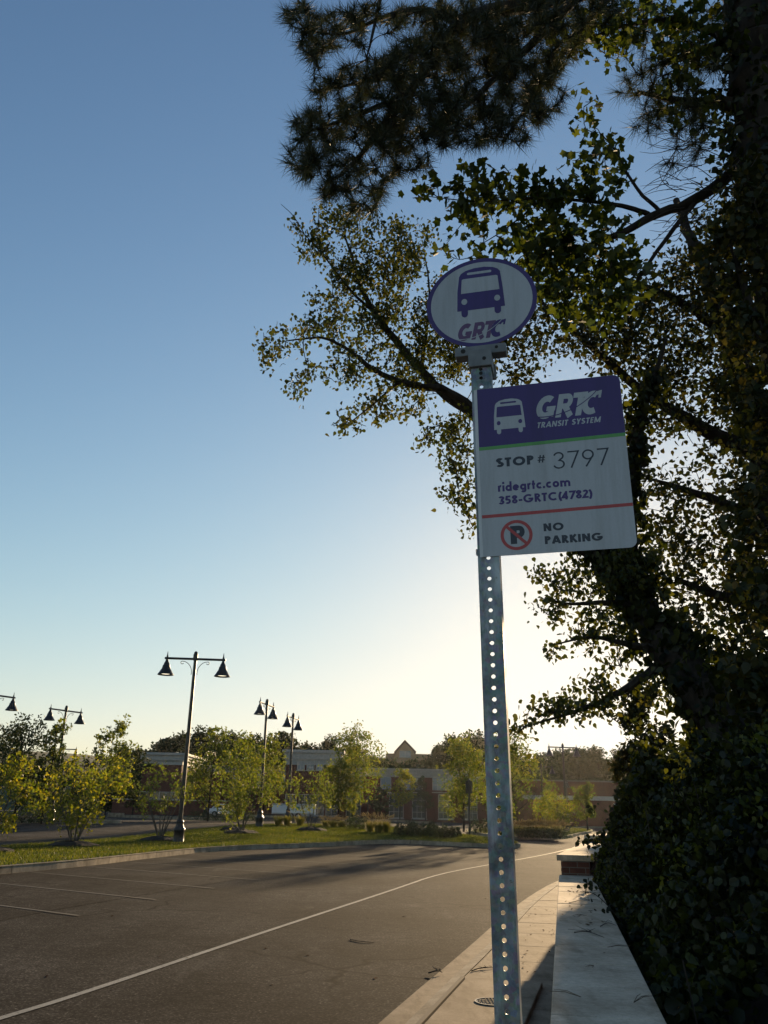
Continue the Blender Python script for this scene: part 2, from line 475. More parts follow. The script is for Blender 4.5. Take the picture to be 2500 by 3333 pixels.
def arr_mesh(name, V, f, n, k):
    me = bpy.data.meshes.new(name)
    loops = np.concatenate([np.array(q) for q in f]); cnt = np.array([len(q) for q in f])
    L = (np.arange(n)[:, None] * k + loops[None, :]).ravel()
    tot = np.tile(cnt, n); st = np.concatenate([[0], np.cumsum(tot)[:-1]])
    me.vertices.add(len(V)); me.vertices.foreach_set("co", V.astype(np.float32).ravel())
    me.loops.add(len(L)); me.loops.foreach_set("vertex_index", L.astype(np.int32))
    me.polygons.add(len(tot)); me.polygons.foreach_set("loop_start", st.astype(np.int32)); me.polygons.foreach_set("loop_total", tot.astype(np.int32))
    me.update(calc_edges=True); me.validate(); return me
def leaves(name, tmpl, pos, size, mat, parent=None, droop=None, kind='stuff', rot=None):
    pos = np.asarray(pos, float); n = len(pos)
    if not hasattr(size, '__len__'): size = size * RNG.uniform(.65, 1.25, n)
    rot = rand_rot(n, droop) if rot is None else rot
    V, f, n, k = leaf_arrays(tmpl, pos - origin(parent), size, rot)
    o = link(name, arr_mesh(name, V, f, n, k), mat, parent)
    if kind: o['kind'] = kind
    return o
def leaves_split(tmpl, pos, size, mat, parent, droop=None, nsep=300):
    """the leaves that show largest as parts of their own, the rest as one part"""
    pos = np.asarray(pos, float); n = len(pos)
    size = size * RNG.uniform(.65, 1.25, n); rot = rand_rot(n, droop)
    d = pos - np.array([0, 0, H]); dist = np.linalg.norm(d, axis=1)
    fw = np.array([0, math.cos(PITCH), math.sin(PITCH)]); upv = np.array([0, -math.sin(PITCH), math.cos(PITCH)])
    z = d @ fw; inf = (z > .5) & (abs(d[:, 0] / z) < .44) & (abs((d @ upv) / z) < .60)
    key = np.where(inf, size / dist * np.abs(np.einsum('ni,ni->n', rot[:, :, 2], d / dist[:, None])), -1)
    order = np.argsort(-key); sep, rest = order[:nsep], order[nsep:]
    v, f = tmpl
    me = bpy.data.meshes.new("leaf"); me.from_pydata(v.tolist(), [], f); me.materials.append(mat)
    og = origin(parent)
    for i in sep:
        o = bpy.data.objects.new("leaf", me); COL.objects.link(o); o.parent = parent
        mw = Matrix([list(rot[i, r] * size[i]) + [float(pos[i, r] - og[r])] for r in range(3)] + [[0, 0, 0, 1]])
        o.matrix_local = mw
    V, ff, nn, k = leaf_arrays(tmpl, pos[rest] - og, size[rest], rot[rest])
    o = link("foliage", arr_mesh("foliage", V, ff, nn, k), mat, parent); o['kind'] = 'stuff'
    return o

def branch_path(pts, jit=.0):
    p = smooth_path([q[:3] for q in pts], 2)
    return p
class Skeleton:
    """branches given as (px, py, range, radius) measured on the photograph, turned into limbs with depth"""
    def __init__(s): s.mb = MB(); s.nodes = []; s.tw = MB()
    def limb(s, pts, n=9):
        P = [np.append(at(a, b, r), rad) for a, b, r, rad in pts]
        P = smooth_path(P, 2)
        P = resample(P, .12)
        for i in range(1, len(P) - 1): P[i][:3] += RNG.normal(size=3) * P[i][3] * .12
        s.mb.tube([q[:3] for q in P], [q[3] for q in P], n)
        s.nodes += P
    def twig_to(s, q, r0=.008, sag=.0):
        A = np.array([n_[:3] for n_ in s.nodes]); d = np.linalg.norm(A - q, axis=1)
        i = int(np.argmin(d * RNG.uniform(.85, 1.25, len(d))))
        a = A[i]; L = np.linalg.norm(q - a)
        if L < .05: return a, []
        mid = (a + q) / 2 + RNG.normal(size=3) * L * .10 + np.array([0, 0, sag * L])
        pts = smooth_path([a, mid, q], 2)
        r = min(s.nodes[i][3] * .6, r0 + .006 * L)
        rr = np.linspace(max(r, .006), .0034, len(pts))
        s.tw.tube(pts, list(rr), 4, False)
        s.nodes += [np.append(p, q_) for p, q_ in zip(pts[2::2], rr[2::2])]
        return a, pts
def spray(sk, blobs, R, dR, per, n_leaf, spread, sag=.0, density=1.0):
    """leaf positions: sprays centred in blobs (px ellipses), each hung from a twig that grows off the nearest branch"""
    out = []
    cs = []
    for b in blobs:
        cx, cy, rx, ry = b[:4]; Rb = b[4] if len(b) > 4 else R; dn = b[5] if len(b) > 5 else 1.0
        k = max(2, int(rx * ry / per * density * dn))
        for _ in range(k):
            a, r = RNG.uniform(0, 2 * math.pi), math.sqrt(RNG.uniform(0, 1))
            cs.append(at(cx + rx * r * math.cos(a), cy + ry * r * math.sin(a), Rb + RNG.uniform(-dR, dR)))
    A = np.array([n_[:3] for n_ in sk.nodes])
    cs.sort(key=lambda c: np.min(np.linalg.norm(A - c, axis=1)))
    for c in cs:
        a, pts = sk.twig_to(c, sag=sag)
        m = max(2, int(n_leaf * RNG.uniform(.6, 1.4)))
        if len(pts) > 3:
            tail = pts[len(pts) // 3:]
            idx = RNG.integers(0, len(tail), m)
            base = np.array([tail[i] for i in idx])
        else: base = np.repeat(c[None], m, 0)
        off = RNG.normal(size=(m, 3)) * spread
        out.append(base + off)
    return np.concatenate(out)

# ================================================================== THE SETTING
def grid_sheet(name, xs, ys, dz, mat, hole=None):
    X, Y = np.meshgrid(xs, ys)
    Z = terr(X, Y) + dz
    v = np.stack([X, Y, Z], -1).reshape(-1, 3)
    nx, ny = len(xs), len(ys); f = []
    for j in range(ny - 1):
        for i in range(nx - 1):
            if hole and hole(.5 * (xs[i] + xs[i + 1]), .5 * (ys[j] + ys[j + 1])): continue
            f.append((j * nx + i, j * nx + i + 1, (j + 1) * nx + i + 1, (j + 1) * nx + i))
    me = bpy.data.meshes.new(name); me.from_pydata(v.tolist(), [], f); me.update(); me.shade_smooth()
    return tag(link(name, me, mat), kind='structure')
def lin(a, b, n): return list(np.linspace(a, b, n))
grid_sheet("ground", [-1500, -600, -250] + lin(-120, 120, 61) + [250, 600, 1500], [-600, -100] + lin(-30, 150, 61) + [200, 300, 600, 1500], -.09, M['field'])
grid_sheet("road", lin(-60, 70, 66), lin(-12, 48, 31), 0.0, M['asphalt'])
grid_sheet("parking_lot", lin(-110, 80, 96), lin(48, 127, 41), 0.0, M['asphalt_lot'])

def surf(name, pts, mat, dz, step=2.0, kind='structure', thick=None):
    """a flat-lying polygon draped on the terrain"""
    import bmesh
    bm = bmesh.new()
    p = resample(list(pts) + [pts[0]], step)[:-1]
    p = [q for i, q in enumerate(p) if np.linalg.norm(q[:2] - p[i - 1][:2]) > .02]
    vs = [bm.verts.new((q[0], q[1], 0.0)) for q in p]
    f = bm.faces.new(vs); f.normal_update()
    bmesh.ops.triangulate(bm, faces=[f], quad_method='FIXED', ngon_method='BEAUTY')
    for v in bm.verts: v.co.z = 0
    P2 = np.array([q[:2] for q in p])
    for ax_, st_ in ((1, 1.5), (0, 3.0)):
        for c_ in np.arange(P2[:, ax_].min() + .7, P2[:, ax_].max(), st_):
            bmesh.ops.bisect_plane(bm, geom=bm.verts[:] + bm.edges[:] + bm.faces[:], dist=1e-4, plane_co=(0, c_, 0) if ax_ else (c_, 0, 0), plane_no=(0, 1, 0) if ax_ else (1, 0, 0))
    for v in bm.verts: v.co.z = float(terr(v.co.x, v.co.y)) + dz
    bmesh.ops.recalc_face_normals(bm, faces=bm.faces)
    if sum(f.normal.z for f in bm.faces) < 0: bmesh.ops.reverse_faces(bm, faces=bm.faces)
    me = bpy.data.meshes.new(name); bm.to_mesh(me); bm.free()
    o = link(name, me, mat)
    if kind: o['kind'] = kind
    return o
def strip(name, path, width, dz, mat, kind='structure', parent=None):
    p = resample(path, 1.0); a = offset2(p, width / 2); b = offset2(p, -width / 2)
    mb = MB()
    for i in range(len(p) - 1):
        q = [b[i], b[i + 1], a[i + 1], a[i]]
        mb.poly([(k[0], k[1], float(terr(k[0], k[1])) + dz) for k in q])
    o = mb.build(name, mat, parent)
    if kind: o['kind'] = kind
    return o

# --- kerbed strip of lawn between road and car park
K1 = [(-13.5, 10), (-11.0, 19.5)] + [grd(*q)[:2] for q in ((0, 2846), (282, 2820), (461, 2797), (717, 2768), (1054, 2757), (1271, 2744), (1450, 2753), (1591, 2760))]
K1 = [np.array([a, b, 0.]) for a, b in K1]
tip = [np.array(q) for q in ((7.3, 47.0, 0.), (7.9, 48.8, 0.), (7.2, 51.0, 0.), (6.6, 54.5, 0.), (5.6, 57.5, 0.))]
back = [np.array(q) for q in ((2.5, 63.0, 0.), (.9, 67.0, 0.), (-5.4, 67.0, 0.))] + [np.array([*grd(a_, b_, .10)[:2], 0.]) for a_, b_ in ((770, 2690), (563, 2712), (180, 2750), (0, 2763))] + [np.array([-17.2, 25., 0.]), np.array([-19., 10., 0.])]
front1 = smooth_path(K1, 2)
ring1 = smooth_path(K1 + tip, 2)
isl1 = ring1 + smooth_path(back, 2)
surf("lawn_strip", isl1, M['lawn'], .185, 1.5)
def kerb(name, path, mat=M['kerb'], gap=3.05, hgt=.20, wid=.18):
    """kerb cast in lengths; each length a piece of its own"""
    p = resample(path, .6); n = max(2, int(round(gap / .6)))
    root = thing(name, p[0], None, None); root['kind'] = 'structure'
    for i in range(0, len(p) - 1, n):
        q = p[i:i + n + 1]
        if len(q) < 2: continue
        q = [np.array(k, float) for k in q]
        for e, o_ in ((0, 1), (-1, -2)):
            t = q[o_] - q[e]; q[e] = q[e] + t / np.linalg.norm(t) * .012
        a, b = offset2(q, 0), offset2(q, wid)
        a2 = offset2(q, .02)
        mb = MB(); Z = [float(terr(k[0], k[1])) for k in q]
        for j in range(len(q) - 1):
            lo = [(*a[j][:2], Z[j] - .05), (*a[j + 1][:2], Z[j + 1] - .05), (*b[j + 1][:2], Z[j + 1] - .05), (*b[j][:2], Z[j] - .05)]
            hi = [(*a2[j][:2], Z[j] + hgt), (*a2[j + 1][:2], Z[j + 1] + hgt), (*b[j + 1][:2], Z[j + 1] + hgt), (*b[j][:2], Z[j] + hgt)]
            base = len(mb.v); mb.v += [tuple(map(float, k)) for k in lo + hi]
            fs = [(4, 5, 6, 7), (0, 1, 5, 4), (2, 3, 7, 6)]
            if j == 0: fs.append((3, 0, 4, 7))
            if j == len(q) - 2: fs.append((1, 2, 6, 5))
            mb.f += [tuple(base + m for m in g) for g in fs]
        mb.build("kerb_length", mat, root)
    return root
kerb("kerb", ring1)
kerb("kerb", smooth_path(back, 2), gap=4.2)
# --- second planted island right of the signpost
I2 = [np.array(q) for q in ((6.9, 60.5, 0.), (7.6, 57.9, 0.), (9.2, 57.2, 0.), (12.3, 60.0, 0.), (14.2, 65.0, 0.), (18.3, 79.5, 0.), (22.6, 93., 0.), (24.6, 104., 0.), (24.2, 112, 0.))]
I2b = [np.array(q) for q in ((21., 112, 0.), (15, 97, 0.), (9.5, 80, 0.), (6.6, 67, 0.))]
surf("planting_island", smooth_path(I2, 2) + I2b, M['lawn'], .13, 2)
kerb("kerb", smooth_path(I2, 2), gap=3.6)
kerb("kerb", smooth_path(I2b + [I2[0]], 1), gap=4.8)
# --- islands farther out in the car park
FAR = [((-33, 62), (-20.5, 66), 3.0), ((-26, 93), (-14.0, 84), 3.2), ((-6.0, 108), (5.0, 106), 2.6), ((-20, 110), (-13, 111), 2.2)]
for (xa, ya), (xb, yb), wd in FAR:
    d = np.array([xb - xa, yb - ya], float); L = np.hypot(*d); d /= L; nrm = np.array([-d[1], d[0]])
    poly = []
    for q in np.linspace(-90, 90, 7): poly.append(np.array([xb, yb]) + wd / 2 * (math.cos(R_(q)) * d + math.sin(R_(q)) * nrm))
    for q in np.linspace(90, 270, 7): poly.append(np.array([xa, ya]) + wd / 2 * (math.cos(R_(q)) * d + math.sin(R_(q)) * nrm))
    poly = [np.array([p[0], p[1], 0.]) for p in poly]
    surf("planting_island", poly, M['mulch'], .12, 2)
    kerb("kerb", poly + [poly[0]], gap=6)

# --- gutter, kerb edge and pavement on the near side
GO = [np.array(q) for q in ((-2.6, -3., 0), (-1.2, 3.4, 0), (.04, 8.32, 0), (1.21, 12.48, 0), (2.88, 18.82, 0), (5.24, 26.18, 0), (8.9, 34.5, 0), (13.6, 43.5, 0), (20, 54, 0))]
GO = smooth_path(GO, 2)
GI = offset2(GO, -.34)
KI = offset2(GO, -.47)
gp_ = resample(GO, .6)
def side_pieces(name, d0, d1, z0, z1, mat, seg=5, thick=.14):
    root = thing(name, GO[0], None, None); root['kind'] = 'structure'
    a, b = offset2(gp_, d0), offset2(gp_, d1)
    for i in range(0, len(gp_) - 1, seg):
        k = list(range(i, min(i + seg, len(gp_) - 1) + 1))
        if len(k) < 2: continue
        mb = MB()
        for j, (m0, m1) in enumerate(zip(k[:-1], k[1:])):
            A0, A1, B0, B1 = [np.array(q[:2]) for q in (a[m0], a[m1], b[m0], b[m1])]
            if j == 0: t = (A1 - A0) / np.linalg.norm(A1 - A0); A0 = A0 + t * .008; B0 = B0 + t * .008
            lo = [(*p, z0 - thick) for p in (A0, A1, B1, B0)]
            hi = [(*A0, z0), (*A1, z0), (*B1, z1), (*B0, z1)]
            base = len(mb.v); mb.v += [tuple(map(float, q)) for q in lo + hi]
            fs = [(7, 6, 5, 4), (4, 5, 1, 0), (6, 7, 3, 2)]
            if j == 0: fs.append((7, 4, 0, 3))
            if m1 == k[-1]: fs.append((5, 6, 2, 1))
            mb.f += [tuple(base + q for q in g) for g in fs]
        mb.build(name + "_length", mat, root)
    return root
side_pieces("gutter", 0, -.335, -.192, -.185, M['gutter'])
side_pieces("kerb", -.345, -.47, -.075, -.05, M['kerb'])
# wall lines in plan
WL0, WL1 = onz(1791, 3333, .80)[:2], onz(1823, 2847, .80)[:2]
WR0, WR1 = onz(2184, 3333, .80)[:2], onz(1930, 2851, .80)[:2]
wd = (WL1 - WL0 + WR1 - WR0); wd /= np.linalg.norm(wd); wn = np.array([wd[1], -wd[0]])     # wn points away from the road
WID = float(((WR0 - WL0) @ wn + (WR1 - WL1) @ wn) / 2)
w_end = float(((WL1 + WR1) / 2 - WL0) @ wd)
wL = WL0
def wp(s, t, z): q = wL + wd * s + wn * t; return np.array([q[0], q[1], z])
# pavement slabs between kerb and wall
pave = thing("sidewalk", (1.2, 9, -.05), None, None); pave['kind'] = 'structure'
ki = resample(KI, .1)
def on_kerb(s):                           # kerb point at wall coordinate s
    best = min(ki, key=lambda q: abs((q[:2] - wL) @ wd - s)); return float((best[:2] - wL) @ wn)
S_SLAB = np.arange(-5.2, 22, 1.24)
for s0 in S_SLAB:
    a, b = s0 + .006, s0 + 1.24 - .006
    t0, t1 = on_kerb(a) + .008, on_kerb(b) + .008
    tr0 = .05 if b < w_end + .3 else None
    if tr0 is None:                        # beyond the step the wall bears right
        tr0 = .05 + max(0, (a - w_end)) * .085
        tr1 = .05 + max(0, (b - w_end)) * .085
    else: tr1 = tr0
    if tr0 - t0 < .12: continue
    zt = -.05 + RNG.uniform(-.004, .004)
    mb = MB(); mb.hexa([wp(a, t0, zt - .12), wp(a, tr0, zt - .12), wp(b, tr1, zt - .12), wp(b, t1, zt - .12)],
                       [wp(a, t0, zt), wp(a, tr0, zt), wp(b, tr1, zt), wp(b, t1, zt)])
    mb.build("paving_slab", M['walk'], pave, bevel=.006)
# storm drain inlet: raised slab with a steel nosing along the kerb and an iron cover
pA, pB = onz(1340, 3345, 0.0), onz(1500, 3178, 0.0)
inl = thing("storm_drain", (1.0, 9.2, -.05), "low concrete storm drain slab with round iron cover in the sidewalk", "storm drain")
uu = (pB - pA) / np.linalg.norm(pB - pA); vv = np.array([uu[1], -uu[0], 0])
pA2 = pA - uu * 1.2
L_ = np.linalg.norm(pB - pA2)
slab_w = .80
mb = MB(); lo = [pA2 + vv * .06, pA2 + vv * slab_w, pB + vv * slab_w, pB + vv * .06]
mb.hexa([p - np.array([0, 0, .16]) for p in lo], lo); mb.build("slab", M['walk'], inl, bevel=.01)
mb = MB(); lo = [pA2, pA2 + vv * .042, pB + vv * .042, pB]
mb.hexa([p - np.array([0, 0, .2]) for p in lo], [p + np.array([0, 0, .003]) for p in lo]); mb.build("nosing", M['steel_edge'], inl, bevel=.006)
mh = onz(1580, 3262, 0.004)
mh = onz(1607, 3262, 0.0)
cov = MB().lathe(mh, [(.145, -.02), (.145, .003), (.0, .003)], 32, False).build("cover", M['dark_metal'], inl)
rimm = MB().lathe(mh, [(.147, -.02), (.147, .008), (.165, .008), (.165, -.02)], 32, False).build("cover_rim", M['dark_metal'], inl)
mb = MB()
for i in range(-4, 5):
    for j in range(-4, 5):
        if math.hypot(i, j) * .03 > .125: continue
        mb.box(mh + np.array([i * .03, j * .03, .005]), (.018, .018, .006), (.8, .6, 0), (-.6, .8, 0))
mb.build("cover_stud", M['steel_edge'], cov)['kind'] = 'stuff'

# --- painted lines
line_px = ((-400, 3440), (0, 3317), (246, 3243), (820, 3048), (1281, 2897), (1424, 2846), (1593, 2815), (1677, 2800), (1862, 2767))
lp = [np.append(onz(a, b, -.2)[:2], 0) for a, b in line_px]
d_ = lp[-1] - lp[-2]; lp.append(lp[-1] + d_ / np.linalg.norm(d_) * np.array([.93, 1.1, 0]) * 9)
strip("road_line", smooth_path(lp, 2), .088, .008, M['line'])
t1, t0 = onz(256, 2982, -.2), onz(0, 2949, -.2)
tdir = (t0 - t1); tdir /= np.linalg.norm(tdir)
kx = np.array([p[:2] for p in resample(front1, .2)])
ticks = [onz(a, b, -.2) for a, b in ((256, 2982), (507, 2930), (697, 2893), (848, 2866), (965, 2846))]
stp = (ticks[-1] - ticks[0]) / 4
ticks = [ticks[0] - stp * 2, ticks[0] - stp] + ticks + [ticks[-1] + stp * k for k in (1, 2, 3, 4, 5, 6)]
bay = []
for q in ticks:
    L = 8.0
    for s in np.arange(.5, 9, .1):
        e = q + tdir * s
        if np.min(np.linalg.norm(kx - e[:2], axis=1)) < .25: L = s; break
    strip("parking_line", [np.array([*q[:2], 0]), np.array([*(q + tdir * L)[:2], 0])], .075, .012, M['faint'])
# darker resurfaced parking bay beside the lawn
seam = [np.append(onz(a, b, -.2)[:2], 0) for a, b in ((-260, 3056), (0, 2998), (160, 2966), (480, 2911), (922, 2840), (1180, 2800), (1400, 2772))]
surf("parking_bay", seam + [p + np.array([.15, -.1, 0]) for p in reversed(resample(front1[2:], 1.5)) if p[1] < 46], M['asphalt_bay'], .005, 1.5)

# --- planting bank right of the wall
def wall_path(s):                         # plan position of the right face of the whole wall run
    if s < w_end: q = wL + wd * s + wn * (WID + .02)
    else:
        k = s - w_end; q = wL + wd * w_end + wn * (WID + .02) + wd * k + wn * (.083 * k + .004 * max(0, k - 7) ** 1.6)
    return q
mbv, mbf = [], []
sv = lin(-6, 40, 47); tv = [0, .3, .7, 1.2, 2, 4, 8, 16, 40]
hz = [.35, .55, .8, 1.0, 1.15, 1.2, 1.2, 1.0, .6]
for s in sv:
    q = wall_path(s)
    for t, hh in zip(tv, hz):
        k = 1.0 if s < 11 else max(.3, 1 - (s - 11) / 12)
        mbv.append((q[0] + wn[0] * t, q[1] + wn[1] * t, hh * k - .1))
nT = len(tv)
for i in range(len(sv) - 1):
    for j in range(nT - 1): mbf.append((i * nT + j, i * nT + j + 1, (i + 1) * nT + j + 1, (i + 1) * nT + j))
me = bpy.data.meshes.new("bank"); me.from_pydata(mbv, [], mbf); me.update(); me.shade_smooth()
tag(link("bank", me, M['soil']), kind='structure')

# ================================================================== THE WALL
BR_L, BR_H, BR_D, MJ = .203, .062, .05, .010
brick_me = MB().box((0, 0, 0), (BR_L - MJ, BR_D, BR_H)).mesh("brick"); brick_me.materials.append(M['brick'])
half_me = MB().box((0, 0, 0), (BR_L / 2 - MJ, BR_D, BR_H)).mesh("brick_half"); half_me.materials.append(M['brick'])
def lay_bricks(root, p0, u, out, length, z0, z1, separate, zmin_sep=None):
    """courses on a face that starts at plan point p0 and runs along u; out = outward normal"""
    u, out = np.array([*u, 0.]), np.array([*out, 0.])
    course = BR_H + MJ; rows = int((z1 - z0) / course)
    stuff = MB()
    for r in range(rows):
        z = z1 - (r + .5) * course
        x = 0 if r % 2 == 0 else -BR_L / 2
        while x < length - .01:
            a, b = max(x, 0), min(x + BR_L, length)
            if b - a > .04:
                c = np.array([*p0, 0.]) + u * (a + b) / 2 + out * (-BR_D / 2 + .007 + RNG.uniform(-.002, .002)); c[2] = z
                if separate and (zmin_sep is None or z > zmin_sep):
                    full = (b - a) > BR_L - .01
                    o = bpy.data.objects.new("brick", brick_me if full else half_me); COL.objects.link(o)
                    o.parent = root
                    sc = 1 if full else (b - a - MJ) / (BR_L / 2 - MJ)
                    e = np.array(root.location)
                    mw = Matrix([[u[i] * sc, out[i], float(i == 2), c[i] - e[i]] for i in range(3)] + [[0, 0, 0, 1]])
                    o.matrix_local = mw
                else:
                    stuff.box(c, (b - a - MJ, BR_D, BR_H), u, out, (0, 0, 1))
            x += BR_L
    if stuff.v: stuff.build("brickwork", M['brick'], root)['kind'] = 'stuff'
def coping_run(root, quads, z, th):
    for q in quads:
        dz = RNG.uniform(-.0015, .0015)
        MB().hexa([(p[0], p[1], z - th + dz) for p in q], [(p[0], p[1], z + dz) for p in q]).build("coping_stone", M['coping'], root, bevel=.006)
# long low run
wall1 = thing("brick_wall", (*wp(3, WID / 2, -.1)[:2], -.1), "long low brick wall with weathered stone coping beside the sidewalk, lowest and nearest run", "wall", "stepped brick wall runs")
MB().hexa([wp(-5.5, .045, -.3), wp(-5.5, WID - .045, -.3), wp(w_end - .02, WID - .045, -.3), wp(w_end - .02, .045, -.3)],
          [wp(-5.5, .045, .733), wp(-5.5, WID - .045, .733), wp(w_end - .02, WID - .045, .733), wp(w_end - .02, .045, .733)]).build("wall_core", M['mortar'], wall1)
st = [-5.5 + .63 * i for i in range(40) if -5.5 + .63 * i < w_end - .3] + [w_end]
coping_run(wall1, [[wp(a + .006, 0, 0), wp(a + .006, WID, 0), wp(b - .006, WID, 0), wp(b - .006, 0, 0)] for a, b in zip(st[:-1], st[1:])], .80, .066)
lay_bricks(wall1, wp(-5.5, .045, 0)[:2], wd, -wn, w_end + 5.45, -.06, .730, False)
lay_bricks(wall1, wp(-5.5, WID - .045, 0)[:2], wd, wn, w_end + 5.45, .25, .730, False)
# second run, one step up, bearing right
Z2 = 1.04
q2 = [onz(1822, 2785, Z2)[:2], onz(1929, 2788.5, Z2)[:2], onz(1984, 2743.5, Z2)[:2], onz(1905, 2743, Z2)[:2]]
fl, fr = q2[0], q2[1]; ax = (q2[2] + q2[3]) / 2 - (fl + fr) / 2; L2 = float(np.linalg.norm(ax)); d2 = ax / L2; n2 = np.array([d2[1], -d2[0]])
mid2 = wL + wd * (w_end - .02) + wn * WID / 2
W2 = .47
def w2(s, t, z): p = mid2 + d2 * s + n2 * (t - W2 / 2); return np.array([p[0], p[1], z])
wall2 = thing("brick_wall", (*w2(1, W2 / 2, 0)[:2], -.1), "raised second run of the brick wall, sunlit stone coping one step above the nearest", "wall", "stepped brick wall runs")
MB().hexa([w2(.02, .055, -.3), w2(.02, W2 - .055, -.3), w2(L2, W2 - .055, -.3), w2(L2, .055, -.3)],
          [w2(.02, .055, Z2 - .075), w2(.02, W2 - .055, Z2 - .075), w2(L2, W2 - .055, Z2 - .075), w2(L2, .055, Z2 - .075)]).build("wall_core", M['mortar'], wall2)
ns = max(3, int(round(L2 / .66)))
coping_run(wall2, [[w2(L2 * i / ns + .004, 0, 0), w2(L2 * i / ns + .004, W2, 0), w2(L2 * (i + 1) / ns - .004, W2, 0), w2(L2 * (i + 1) / ns - .004, 0, 0)] for i in range(ns)], Z2, .072)
lay_bricks(wall2, w2(.02, .055, 0)[:2], n2, -d2, W2 - .11, .55, Z2 - .077, True)
lay_bricks(wall2, w2(.03, W2 - .055, 0)[:2], d2, n2, L2 - .05, .3, Z2 - .077, True, .70)
lay_bricks(wall2, w2(.03, .055, 0)[:2], d2, -n2, L2 - .05, -.06, Z2 - .077, False)
# third run, another step up
Z3 = None
e2 = mid2 + d2 * L2
p3 = at(1964, 2720, float(np.hypot(*(e2 + d2 * .0))))
Z3 = float(p3[2])
d3 = np.array([d2[0] * math.cos(R_(-5)) - d2[1] * math.sin(R_(-5)), d2[0] * math.sin(R_(-5)) + d2[1] * math.cos(R_(-5))]); n3 = np.array([d3[1], -d3[0]])
W3 = .56; e2 = e2 + n2 * .05
def w3(s, t, z): p = e2 + d3 * s + n3 * (t - W3 / 2) + n3 * .012 * s * s; return np.array([p[0], p[1], z])
wall3 = thing("brick_wall", (*w3(1, W3 / 2, 0)[:2], -.1), "farthest run of the brick wall, highest coping partly under ivy leaves", "wall", "stepped brick wall runs")
L3 = 9.0
for i in range(4):
    a, b = L3 * i / 4, L3 * (i + 1) / 4
    MB().hexa([w3(a, .06, -.3), w3(a, W3 - .06, -.3), w3(b, W3 - .06, -.3), w3(b, .06, -.3)], [w3(a, .06, Z3 - .07), w3(a, W3 - .06, Z3 - .07), w3(b, W3 - .06, Z3 - .07), w3(b, .06, Z3 - .07)]).build("wall_core", M['mortar'], wall3)
coping_run(wall3, [[w3(a + .004, 0, 0), w3(a + .004, W3, 0), w3(a + .746, W3, 0), w3(a + .746, 0, 0)] for a in np.arange(0, L3 - .01, .75)], Z3, .066)
lay_bricks(wall3, w3(0, .06, 0)[:2], n3, -d3, W3 - .12, .6, Z3 - .07, True)

# ================================================================== THE BUS STOP SIGN
SX, SY, SZ, YAW, LX, LY = 0.21773576, 1.9072614, 2.53990139, -0.23837605, 0.0141864, -0.0078994
e_u = np.array([math.cos(YAW), math.sin(YAW), 0]); e_v = np.array([LX, LY, -1.]); e_v /= np.linalg.norm(e_v)
e_u = e_u - e_v * (e_u @ e_v); e_u /= np.linalg.norm(e_u); e_w = np.cross(e_u, e_v)      # e_w points away from the camera
S0 = np.array([SX, SY, SZ])
def sg(u, v, wv=0.0): return S0 + (e_u * u + e_v * v + e_w * wv) / 1000.0                # millimetres on the sign plane
VB = (SZ + .05) * 1000
stop = thing("bus_stop_sign", sg(26, VB, 27), "bus stop sign, oval and square panels on a perforated galvanised post", "bus stop sign")
# perforated square tube
PW, PITCHH = 51.0, 25.4
mb = MB()
def perf_face(o, du, dv, dn, n):
    """o: corner, du across (51 mm), dv along, dn inward; n cells with a round hole each"""
    angs = sorted(set([math.atan2(y, x) for x in (-PW / 2, PW / 2) for y in (-PITCHH / 2, PITCHH / 2)] + [2 * math.pi * k / 12 + .13 - math.pi for k in range(12)]))
    ring, outr = [], []
    for a in angs:
        ca, sa = math.cos(a), math.sin(a)
        k = min(PW / 2 / max(abs(ca), 1e-9), PITCHH / 2 / max(abs(sa), 1e-9))
        outr.append((k * ca, k * sa)); ring.append((4.9 * ca, 4.9 * sa))
    m = len(angs)
    for c in range(n):
        ctr = np.array([PW / 2, PITCHH * (c + .5)])
        base = len(mb.v)
        P = lambda q, d: sg(*(np.array(o, float) + np.array(du) * (ctr[0] + q[0]) + np.array(dv) * (ctr[1] + q[1]) + np.array(dn) * d))
        for q in outr: mb.v.append(tuple(P(q, 0)))
        for q in ring: mb.v.append(tuple(P(q, 0)))
        for q in ring: mb.v.append(tuple(P(q, 3.0)))
        for i in range(m):
            j = (i + 1) % m
            mb.f.append((base + i, base + j, base + m + j, base + m + i)); mb.f.append((base + m + i, base + m + j, base + 2 * m + j, base + 2 * m + i))
NC = int((VB + 72) / PITCHH)
v0 = -72
perf_face((.5, v0, 1.4), (1, 0, 0), (0, 1, 0), (0, 0, 1), NC)
v1_ = v0 + NC * PITCHH
for ua, ub in ((.5, 3.5), (48.5, 51.5)):   # the two flanges of the channel
    mb.hexa([sg(ua, v1_, 1.5), sg(ub, v1_, 1.5), sg(ub, v1_, 44), sg(ua, v1_, 44)], [sg(ua, v0, 1.5), sg(ub, v0, 1.5), sg(ub, v0, 44), sg(ua, v0, 44)])
mb.build("post", M['galv'], stop)

